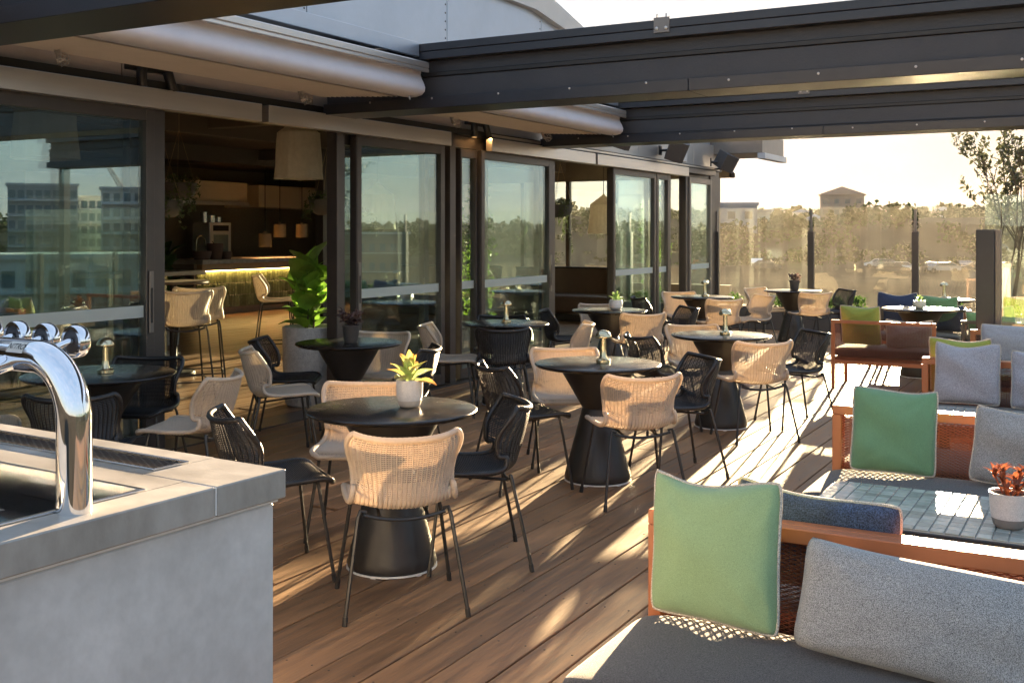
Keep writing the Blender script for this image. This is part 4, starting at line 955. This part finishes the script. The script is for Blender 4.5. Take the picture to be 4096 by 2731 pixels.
# serving counter
kc = thing('serving_counter', 'long serving counter with pale stone top and lit green tile front', 'counter', (-15.0, 10.0, 0))
MB().box((-.9, 4.6, .98), (.32, 9.0, 1.06), .005).build('countertop', conct_m, kc, 0); MB().box((-.8, 4.7, .12), (0, 8.9, .975)).build('body', wall_d, kc, 0); MB().box((-.8, 4.72, 0), (-.05, 8.88, .119)).build('kick', wall_d, kc, 0)
MB().box((.012, 4.75, .85), (.16, 8.9, .972), .003).build('ledge', wood_l, kc, 0); MB().box((.03, 4.8, .838), (.06, 8.85, .848)).build('light_strip', led_m, kc, 0)
kt = MB().box((0, 0, 0), (.012, .073, .225), .002).mesh('tile', 0)
for i in range(54):
    for j in range(3): obj('tile', kt, ctr_t, kc, (.002, 4.75 + i * .0765, .135 + j * .232))
# kitchen pieces
hd = thing('range_hood', 'long pale metal range hood over the kitchen line', 'hood', (-16.6, 14.3, 2.17))
MB().box((-.7, -2.2, 0), (.3, 3.2, .45), .006).build('canopy', hood_m, hd, 0); MB().box((.31, -2.2, -.04), (.36, 3.2, .03), .003).build('lower_trim', alu_m, hd, 0)
MB().box((-.7, 3.55, -.06), (.3, 6.4, .42), .006).build('cabinet', hood_m, hd, 0)
ov = thing('combi_oven', 'white framed combination oven standing behind the counter', 'oven', (-16.8, 17.2, .95)); ov.scale = (1, .72, .66)
MB().box((-.5, -.42, 0), (0, .42, 1.25), .01).build('body', inox_m, ov, 0); MB().box((.002, -.42, 0), (.03, .42, 1.25), .006).build('front', mat('white_enamel', (.72, .70, .66), .3), ov, 0)
MB().box((.031, -.30, .12), (.036, .30, .86), .002).build('window', mat('oven_glass', (.25, .32, .33), .1), ov, 0); MB().box((.031, -.32, .98), (.036, .32, 1.16), .002).build('control_panel', black_m, ov, 0)
MB().tube([(.036, -.36, .15), (.07, -.36, .2), (.07, -.36, .6), (.036, -.36, .65)], .012, 6).build('handle', black_m, ov)
for i, (y, z, r_, h_) in enumerate(((17.0, 1.777, .08, .22), (17.22, 1.777, .1, .15), (17.42, 1.777, .07, .12))):
    tag(MB().lathe([(0, 0), (r_, 0), (r_ * 1.05, h_), (r_ * .95, h_), (r_ * .9, .02), (0, .02)], 20, close=False).build('steel_pot', inox_m), ['tall steel stock pot on the oven', 'wide steel pot on the oven', 'small steel pot on the oven'][i], 'pot').location = (-17.05, y, z)
for i, (y, r_, h_) in enumerate(((13.9 + .95, .17, .16), (15.18, .15, .30), (15.48, .11, .14))):
    tag(MB().lathe([(0, 0), (r_ * .8, 0), (r_, h_ * .6), (r_ * 1.02, h_), (r_ * .92, h_), (r_ * .8, .03), (0, .03)], 24, close=False).build('clay_bowl', clay_m), ['low wide brown clay bowl on the counter', 'tall brown clay jar on the counter', 'small brown clay bowl on the counter'][i], 'bowl').location = (-14.95, y, 1.061)
fc = thing('counter_faucet', 'curved brass gooseneck faucet at the counter', 'faucet', (-15.3, 15.05, 1.06)); MB().tube([(0, 0, 0), (0, 0, .34)] + [(0, .11 - .11 * math.cos(a), .34 + .11 * math.sin(a)) for a in np.linspace(.2, 3.0, 12)] + [(0, .225, .26)], .014, 8).build('spout', brass_m, fc); MB().tube([(0, 0, 0), (0, 0, .05)], .024, 10).build('base', brass_m, fc)
# hanging pendants
for i, (y, z) in enumerate(((16.5, 1.28), (17.05, 1.47), (17.5, 1.47))):
    p = thing('pendant_light', ['low hung pale cylinder pendant over the counter', 'middle pale cylinder pendant over the counter', 'pale cylinder pendant next to the dark column over the counter'][i], 'lamp', (-14.9 + (0, -.1, .1)[i], y, z), 0, 'cylinder pendants over the counter')
    MB().lathe([(.125, 0), (.125, .26), (.11, .27), (.03, .275), (.03, .31), (0, .31)], 28, close=False).build('shade', wood_l, p); MB().tube([(0, 0, .31), (0, 0, 2.97 - z)], .008, 5).build('cord', black_m, p); MB().lathe([(0, .05), (.1, .05), (.1, .06), (0, .06)], 20, close=False).build('added_glow', glow_m, p)  # pendants look unlit; the glowing disc inside is added to brighten the counter
def linen(label, loc, s_=1):
    p = thing('linen_pendant', label, 'lamp', loc, 0, 'linen pendant shades'); 
    def fn(u, v):
        a = u * 2 * math.pi; r_ = (.245 - .03 * v + .008 * math.sin(9 * a + 5 * v) * (1 - v) + .004 * math.sin(23 * a)) * s_; return (r_ * math.cos(a), r_ * math.sin(a), (v * .47 + .01 * math.sin(5 * a) * (1 - v)) * s_)
    MB().grid(fn, 72, 14, wrap=True).build('shade', linen_m, p, 60); MB().lathe([(.216 * s_, .468 * s_), (.02, .62 * s_), (.012, .64 * s_)], 30, close=False).build('shade_top', linen_m, p)
    MB().lathe([(.249 * s_, -.006), (.252 * s_, .0), (.249 * s_, .006)], 40, close=False).build('hem', linen_m, p); MB().tube([(0, 0, .63 * s_), (0, 0, max(.7, 2.97 - loc[2]))], .006, 5).build('cord', black_m, p)
linen('large frayed linen lamp shade hanging inside the open doors', (-7.42, 8.72, 2.13)); linen('linen lamp shade hanging deep inside behind the planter', (-8.9, 12.1, 1.62)); linen('conical linen lamp shade hanging before the far windows', (-8.2, 18.0, 1.55), 1.12); linen('linen lamp shade behind the closed glass door', (-7.3, 5.6, 2.15))
def bowl(label, loc, r_=.19, trail=.35):
    p = thing('hanging_planter', label, 'plant', loc, 0, 'hanging bowl planters')
    MB().lathe([(0, 0), (r_ * .55, .004), (r_ * .82, .035), (r_ * .97, .10), (r_, .17), (r_ * .95, .17), (r_ * .9, .12), (0, .12)], 36, close=False).build('bowl', pot_d, p)
    for k in range(3):
        a = k * 2.09 + .4; MB().tube([(r_ * .95 * math.cos(a), r_ * .95 * math.sin(a), .168), (0, 0, .75)], .0025, 4).build('cord', wood_l, p)
    MB().tube([(0, 0, .75), (0, 0, max(.8, 2.97 - loc[2]))], .003, 4).build('cord', wood_l, p)
    mb = MB(); pts_ = [(rnd(-.8, .8) * r_, rnd(-.8, .8) * r_, .16 + abs(rnd(0, .09))) for _ in range(200)]
    for k in range(9):
        a = rnd(0, 6.28); q = Vector((r_ * math.cos(a), r_ * math.sin(a), .18)); ln = rnd(.1, trail); n_ = int(ln / .015)
        for i in range(n_): q = q + Vector((math.cos(a) * .004 + rnd(-.008, .008), math.sin(a) * .004 + rnd(-.008, .008), -.015 if i > 1 else .0)); pts_ += [q, q]
    foliage(mb, pts_, .04, .35); mb.build('foliage', trail_m, p, 0)['kind'] = 'stuff'
bowl('dark hanging bowl planter with trailing greens before the range hood', (-8.95, 8.55, 1.94)); bowl('dark hanging bowl planter beside the large linen shade', (-7.55, 9.35, 1.76), .20); bowl('dark hanging bowl planter half hidden by the door frame', (-8.3, 7.72, 1.72)); bowl('dark hanging bowl planter trailing greens before the far windows', (-6.86, 13.6, 1.78), .18, .7); bowl('dark hanging bowl planter in the shadow behind the frame post', (-8.3, 10.9, 1.6), .18)
# indoor banquettes and leafy plant
for i, (x, y, rz, lb) in enumerate(((-8.6, 17.6, 0, 'curved tan leather booth before the far windows'), (-11.2, 17.6, 0, 'tan leather booth deeper in the dining room'))):
    b_ = thing('leather_booth', lb, 'sofa', (x, y, 0), R(rz), 'leather booths')
    rcushion(-1.1, 1.1, -.35, .35, .12, .46).build('seat', leather_m, b_, 60); MB().grid(lambda u, v: (-1.15 + 2.3 * u, .38 + .05 * v - .5 * (2 * u - 1) ** 4, .3 + .62 * v), 30, 8).build('backrest', leather_m, b_, 60); MB().tube([(-1.15 + 2.3 * u, .43 - .5 * (2 * u - 1) ** 4, .92) for u in np.linspace(0, 1, 30)], .02, 8).build('top_rail', lampblk_m, b_); MB().box((-1.05, -.3, 0), (1.05, .3, .119)).build('plinth', black_m, b_, 0)
ip = thing('leafy_plant', 'broad leaved dark green plant behind the high table', 'plant', (-11.7, 10.9, 0)); MB().lathe([(0, 0), (.2, 0), (.24, .7), (.22, .7), (.2, .6)], 28, close=False).build('pot', pot_c, ip); MB().lathe([(0, .62), (.2, .62), (.2, .6), (0, .6)], 20, close=False).build('soil', soil_m, ip)
for i in range(22): obj('leaf', fl, dgreen_m, ip, (rnd(-.05, .05), rnd(-.05, .05), .62 + .03 * i), Euler((R(rnd(30, 75)), rnd(-.2, .2), i * 2.4)), rnd(.9, 1.5))

# ---------------------------------------------------------------- fittings on the facade
def sprinkler(x, y, z, lb):
    s_ = thing('sprinkler', lb, 'sprinkler', (x, y, z), 0, 'wall drencher sprinklers')
    MB().tube([(0, 0, .22), (0, 0, .05), (.01, 0, .015), (.04, -.02, 0)], .017, 10).build('pipe', steel_m, s_); MB().tube([(0, 0, .05), (0, 0, .085)], .022, 10).build('elbow_collar', steel_m, s_)
    h = MB()
    for k in range(8):
        a = k * math.pi / 4; u = Vector((0, math.cos(a), math.sin(a))) * .045; h.tube([Vector((.05, -.02, 0)), Vector((.06, -.02, 0)) + u, Vector((.10, -.03, 0)) + u * .9, Vector((.135, -.035, 0)) + u * .3], .0022, 4)
    h.tube([(.10, -.03 + .0405 * math.cos(a), .0405 * math.sin(a)) for a in np.linspace(0, 6.2, 16)], .002, 4); h.build('guard', steel_m, s_); MB().tube([(.04, -.02, 0), (.12, -.03, 0)], .009, 8).build('head', chrome_m, s_)
for x, y, z, lb in ((-5.85, 4.58, 2.655, 'galvanised sprinkler with wire guard above the closed glass door'), (-5.85, 6.90, 2.655, 'galvanised sprinkler with wire guard under the near awning end'), (-5.85, 9.20, 2.655, 'galvanised sprinkler with wire guard beside the second spotlight pair'), (-5.85, 11.15, 2.66, 'galvanised sprinkler with wire guard at the far beam end')): sprinkler(x, y, z, lb)
def spots(y, lb, lit):
    s_ = thing('spotlight_pair', lb, 'light', (-6.08, y, 2.735), 0, 'twin spotlights on the fascia')
    MB().box((0, -.2, -.02), (.05, .2, .03), .003).build('mount_bar', lampblk_m, s_, 0)
    for k, (yy_, tilt) in enumerate(((-.1, 0), (.14, 14))):
        M = Matrix.Translation((.065, yy_, -.01)) @ Matrix.Rotation(R(tilt), 4, 'X') @ Matrix.Rotation(R(-tilt * .6), 4, 'Y')
        o = MB().lathe([(0, 0.01), (.036, .01), (.037, 0), (.037, -.135), (.033, -.14), (.031, -.12), (0, -.12)], 24, close=False).build('lamp_head', lampblk_m, s_); o.matrix_local = M
        if lit[k]: MB().lathe([(0, -.128), (.030, -.128), (.030, -.1265), (0, -.1265)], 20, close=False).build('lit_lens', glow_m, o)
spots(5.5, 'black twin spotlight on the fascia above the closed glass door, one lens lit', (1, 0)); spots(10.0, 'black twin spotlight on the fascia near the far beam, both lenses lit', (1, 1))
def speaker(x, y, z, rz, lb, s_=1):
    p = thing('wall_speaker', lb, 'speaker', (x, y, z), R(rz), 'dark wall speakers'); M = Matrix.Rotation(R(20), 4, 'Y')
    MB().extrude([(-.13, -.20), (.10, -.13), (.15, -.07), (.15, .07), (.10, .13), (-.13, .20)], 2, -.15 * s_, .15 * s_).build('cabinet', mat('speaker_grey', (.055, .05, .05), .6), p, 20).rotation_euler = (R(18), R(22), R(25))
    MB().tube([(-.25, 0, 0), (-.05, 0, 0)], .02, 8).build('bracket', lampblk_m, p); MB().box((-.27, -.05, -.07), (-.25, .05, .07), .003).build('wall_plate', lampblk_m, p, 0)
speaker(-5.80, 13.35, 2.86, 0, 'dark wall speaker mostly hidden by the far beam'); speaker(-5.80, 15.35, 2.80, 0, 'large dark wall speaker under the far beam'); speaker(-5.75, 17.55, 2.74, 20, 'dark wall speaker at the building corner', .9)
sc_ = thing('security_camera', 'small round camera hanging at the building corner', 'camera', (-5.72, 17.75, 2.48)); MB().lathe([(0, 0), (.04, .005), (.05, .03), (.05, .08), (.03, .10), (0, .10)], 20, close=False).build('dome', lampblk_m, sc_); MB().tube([(0, 0, .10), (-.1, 0, .16), (-.37, 0, .16)], .018, 8).build('arm', lampblk_m, sc_)
tag(MB().box((-6.09, 16.05, 2.67), (-5.98, 16.3, 2.88), .012).build('emergency_light', mat('clear_box', (.6, .6, .6), .15)), 'pale box light between the two outer speakers', 'light')
# ---------------------------------------------------------------- the city around
GZ = -8.0
ground_m = mat('city_ground', (.07, .065, .055), 1, var=.5, vscale=.03, spec=0)
def gfun(x, y):
    r_ = math.hypot(x, y); a = math.atan2(-x, y)
    t_ = min(1, max(0, (r_ - 320) / 520)); t_ = t_ * t_ * (3 - 2 * t_)
    b_ = min(1, max(0, (math.degrees(a) + 16) / 6)) * min(1, max(0, (58 - math.degrees(a)) / 8))
    def ss(e0, e1): q = min(1, max(0, (r_ - e0) / (e1 - e0))); return q * q * (3 - 2 * q)
    return GZ + b_ * (4 * ss(86, 98) + (7.7 + 1.2 * math.sin(17 * a) + .7 * math.sin(41 * a)) * ss(188, 216) * (1 - .8 * ss(232, 280))) + t_ * (12.5 + 3 * math.sin(5 * a) + 1.6 * math.sin(13 * a + 1))
mb = MB(); rings = [0, 60, 86, 92, 98, 140, 188, 195, 202, 209, 216, 232, 250, 280, 300, 340, 400, 460, 520, 600, 700, 820, 940, 1150, 1400]; NS = 240
vv = [(0, 0, GZ)]
for r_ in rings[1:]:
    for k in range(NS):
        a = 2 * math.pi * k / NS; vv.append((r_ * math.sin(a), r_ * math.cos(a), gfun(r_ * math.sin(a), r_ * math.cos(a))))
ff = [(0, 1 + k, 1 + (k + 1) % NS) for k in range(NS)]
for i in range(len(rings) - 2):
    for k in range(NS): a0 = 1 + i * NS + k; a1 = 1 + i * NS + (k + 1) % NS; ff.append((a0, a1, a1 + NS, a0 + NS))
mb.add(vv, ff); struct('ground', mb, ground_m, smooth=60)
tb_ = struct('terrace_block', MB().box((-18.7, -2.3, GZ), (5.0, 18.5, -.301)), mat('block_wall', (.3, .28, .25), .8))
# far wood on the hills
far_m = mat('far_foliage', (.05, .085, .022), 1, var=.6, vscale=.25, spec=0)
mb = MB()
rs = random.Random(3)
def clump(x, y, z, s_, n_=26, ls=.75):
    pts_ = []
    for _ in range(n_):
        d = Vector((rs.uniform(-1, 1), rs.uniform(-1, 1), rs.uniform(-.5, 1))); d = d.normalized() * s_ * rs.uniform(.4, 1); pts_.append((x + d.x * 1.3, y + d.y, z + s_ * .6 + d.z * .8))
    foliage(mb, pts_, s_ * ls, .8)
for _ in range(1500):
    a = R(rs.uniform(-70, 80)); r_ = rs.uniform(330, 900); x, y = -r_ * math.sin(a), r_ * math.cos(a)
    clump(x, y, gfun(x, y), rs.uniform(2.5, 5.5))
for _ in range(620):
    a = R(rs.uniform(-14, 55)); r_ = rs.uniform(184, 234); x, y = -r_ * math.sin(a), r_ * math.cos(a)
    clump(x, y, gfun(x, y) - 1.2, rs.choice((1.1, 1.5, 2.0, 2.8)) * rs.uniform(.8, 1.2), 90, .3)
tag(mb.build('hillside_wood', far_m, None, 0), 'hazy tree covered hillside beyond the glass screen', 'trees', kind='stuff')
# buildings straight ahead
def house(name, lb, px, dist, w_, d_, zt, roof, m, rm, group=None, rows=0):
    ang = R(29.3) - math.atan((px - 1176) / 2500); k = dist / math.cos(math.atan((px - 1176) / 2500)); x, y = -k * math.sin(ang), k * math.cos(ang)
    h = thing(name, lb, 'building', (x, y, GZ), ang, group); H_ = zt - GZ
    MB().box((-w_ / 2, -d_ / 2, 0), (w_ / 2, d_ / 2, H_)).build('wall', m, h, 0)
    if roof:
        e = .6; MB().add([(-w_ / 2 - e, -d_ / 2 - e, H_), (w_ / 2 + e, -d_ / 2 - e, H_), (w_ / 2 + e, d_ / 2 + e, H_), (-w_ / 2 - e, d_ / 2 + e, H_), (0, 0, H_ + roof)], [(0, 1, 4), (1, 2, 4), (2, 3, 4), (3, 0, 4), (3, 2, 1, 0)]).build('roof', rm, h, 0)
    else: MB().box((-w_ / 2 - .3, -d_ / 2 - .3, H_ + .002), (w_ / 2 + .3, d_ / 2 + .3, H_ + .5)).build('parapet', rm, h, 0)
    wm = None
    for j in range(rows):
        for i in range(max(2, int(w_ / 3))):
            if wm is None: wm = MB().box((-.7, -.05, 0), (.7, .05, 1.4)).mesh('window', 0)
            n_ = max(2, int(w_ / 3)); obj('window', wm, wing_m, h, (-w_ / 2 + (i + .5) * w_ / n_, -d_ / 2, H_ - 2.6 - 3.1 * j))
    return h
wing_m = mat('window_dark', (.05, .065, .075), .15)
bw = mat('tower_wall', (.28, .24, .19), .8, spec=.1, var=.1, vscale=.3); br_ = mat('tower_roof', (.20, .14, .10), .8, spec=.1); bg_ = mat('grey_block', (.33, .34, .36), .8, spec=.1, var=.1, vscale=.2); bwh = mat('white_block', (.62, .60, .57), .8, spec=.1)
house('tower_building', 'square tower building with low pyramid roof on the skyline', 1934, 320, 12.2, 12, 12.3, 2.6, bw, br_, rows=2)
house('flat_building', 'grey flat roofed block beside the building corner on the skyline', 1680, 210, 9.5, 9, 6.6, 0, bg_, bg_, rows=2)
house('flat_building', 'small pale annex beside the grey flat roofed block', 1738, 215, 5.0, 8, 5.4, 0, bwh, bg_, rows=1)
hr = random.Random(5)
for i in range(26):
    px = hr.uniform(1450, 2600); di = hr.uniform(360, 700); a = R(29.3) - math.atan((px - 1176) / 2500); xx, yy_ = -di * math.sin(a), di * math.cos(a)
    hh = house('suburban_house', 'small hillside house among the trees beyond the screen', px, di, hr.uniform(8, 13), 9, gfun(xx, yy_) + hr.uniform(5, 7), 2.4, bwh if i % 3 else bw, br_ if i % 2 else bg_, 'houses on the far hillside', rows=0)
# car park ahead below
car_m = [mat('car_white', (.7, .7, .7), .2, coat=1), mat('car_silver', (.4, .41, .43), .25, metal=.6, coat=1), mat('car_dark', (.04, .045, .055), .2, coat=1)]
def car():
    c_ = thing('parked_car', 'parked car in the lot far below the glass screen', 'car', (0, 0, 0), 0, 'cars in the distant car park')
    MB().extrude([(-2.15, .35), (2.1, .35), (2.15, .75), (1.2, .95), (.55, 1.42), (-1.1, 1.45), (-1.9, 1.0), (-2.2, .9)], 1, -.85, .85).build('body', car_m[0], c_, 30)
    MB().extrude([(1.05, .98), (.52, 1.36), (-1.05, 1.39), (-1.7, 1.0)], 1, -.86, .86).build('side_window', wing_m, c_, 0)
    for x in (-1.35, 1.35):
        for y in (-.78, .78): MB().tube([(x, y - .1, .33), (x, y + .1, .33)], .33, 14).build('wheel', black_m, c_)
    return c_
cp = car(); n_ = 0
for i in range(10):
    px = hr.uniform(1660, 2260); di = hr.uniform(150, 184); ang = math.atan((px - 1176) / 2500); a = R(29.3) - ang; x, y = -di * math.sin(a), di * math.cos(a); rz = hr.choice((.3, 1.85, .35, 3.4))
    if i == 0: cp.location = (x, y, GZ + 4); cp.rotation_euler = (0, 0, rz)
    else: dup(cp, (x, y, GZ + 4), rz, cp['label'], None, mats={car_m[0]: car_m[(1, 2, 2, 0, 1, 2)[i % 6]]})
# apartment blocks across the street on the open side (seen in the door glass)
apt_m = mat('apartment_wall', (.42, .42, .42), .8, var=.15, vscale=.4); apt2 = mat('apartment_pale', (.6, .58, .54), .8); aw = mat('apartment_window', (.12, .17, .19), .08)
wmesh = MB().box((-.06, -.62, 0), (.06, .62, 1.7)).mesh('window', 0)
smesh = {}
def block(lb, x, y, rz, w_, d_, h_, floors, bays, m, slab=True):
    b_ = thing('apartment_block', lb, 'building', (x, y, GZ), R(rz), 'apartment blocks across the street')
    MB().box((0, -w_ / 2, 0), (d_, w_ / 2, h_)).build('wall', m, b_, 0); MB().box((-.4, -w_ / 2 - .4, h_ + .002), (d_ + .4, w_ / 2 + .4, h_ + .5)).build('parapet', apt2, b_, 0)
    for f in range(floors):
        z = h_ - (f + 1) * h_ / floors
        if slab: MB().box((-.9, -w_ / 2, z - .1), (-.05, w_ / 2, z + .14)).build('floor_slab', apt2, b_, 0)
        for k in range(bays): obj('window', wmesh, aw, b_, (-.03, -w_ / 2 + (k + .5) * w_ / bays, z + .55))
    return b_
def refl(lb, hd, D_, w_, zt, floors, bays, m, slab=True):      # heading east of the facade axis, metres away
    a = R(hd); return block(lb, -12.2 + D_ * math.sin(a), D_ * math.cos(a), 90 - hd, w_, 12, zt - GZ, floors, bays, m, slab)
refl('white gridded apartment block across the street', 52.6, 250, 13.6, 11.3, 6, 8, apt_m); refl('lower balcony block beside the gridded apartments', 50.2, 262, 10, 9.2, 6, 6, apt2); refl('tall pale block with stepped end across the street', 49.0, 235, 8, 10.2, 6, 4, apt2)
refl('grey roofed terrace block beyond the apartments', 44, 240, 26, 2.5, 3, 12, apt_m); refl('long low shop block beside the open side of the terrace', 51.5, 120, 22, -1.2, 2, 10, apt2); refl('brown low block at the street end', 38, 260, 30, 1, 2, 12, bw)
cn = thing('tower_crane', 'tower crane with leaning lattice jib behind the apartments', 'crane', (214, 197, GZ))
MB().box((-1, -1, 0), (1, 1, 20)).build('mast', bg_, cn, 0); jb = MB(); A0, A1 = Vector((0, 0, 20)), Vector((6, -7, 36))
for dx, dz in ((-.8, 0), (.8, 0), (0, 1.4)): jb.tube([A0 + Vector((dx, 0, dz)), A1 + Vector((dx * .4, 0, dz * .4))], .14, 4)
for k in range(24):
    p0 = A0.lerp(A1, k / 24); p1 = A0.lerp(A1, (k + 1) / 24); jb.tube([p0 + Vector((-.8, 0, 0)), p1 + Vector((.8, 0, 0))], .08, 4); jb.tube([p0 + Vector((.8, 0, 0)), p1 + Vector((0, 0, 1.4))], .08, 4)
jb.build('jib', bg_, cn, 0)

# ---------------------------------------------------------------- sunlit haze in the air
hz_o = MB().box((-1500, -1500, GZ - 1), (1500, 1500, 48)).build('haze', None, None, 0); hz_o['kind'] = 'stuff'; hz_o['label'] = 'golden evening haze over the city'; hz_o['category'] = 'haze'
hm = bpy.data.materials.new('haze'); hm.use_nodes = True; n = hm.node_tree.nodes; n.clear(); pv = n.new('ShaderNodeVolumePrincipled'); mo = n.new('ShaderNodeOutputMaterial')
pv.inputs['Color'].default_value = (1, .93, .82, 1); pv.inputs['Density'].default_value = .00003; pv.inputs['Anisotropy'].default_value = .45
hm.node_tree.links.new(pv.outputs[0], mo.inputs['Volume']); hz_o.data.materials.append(hm); hm.volume_intersection_method if False else None
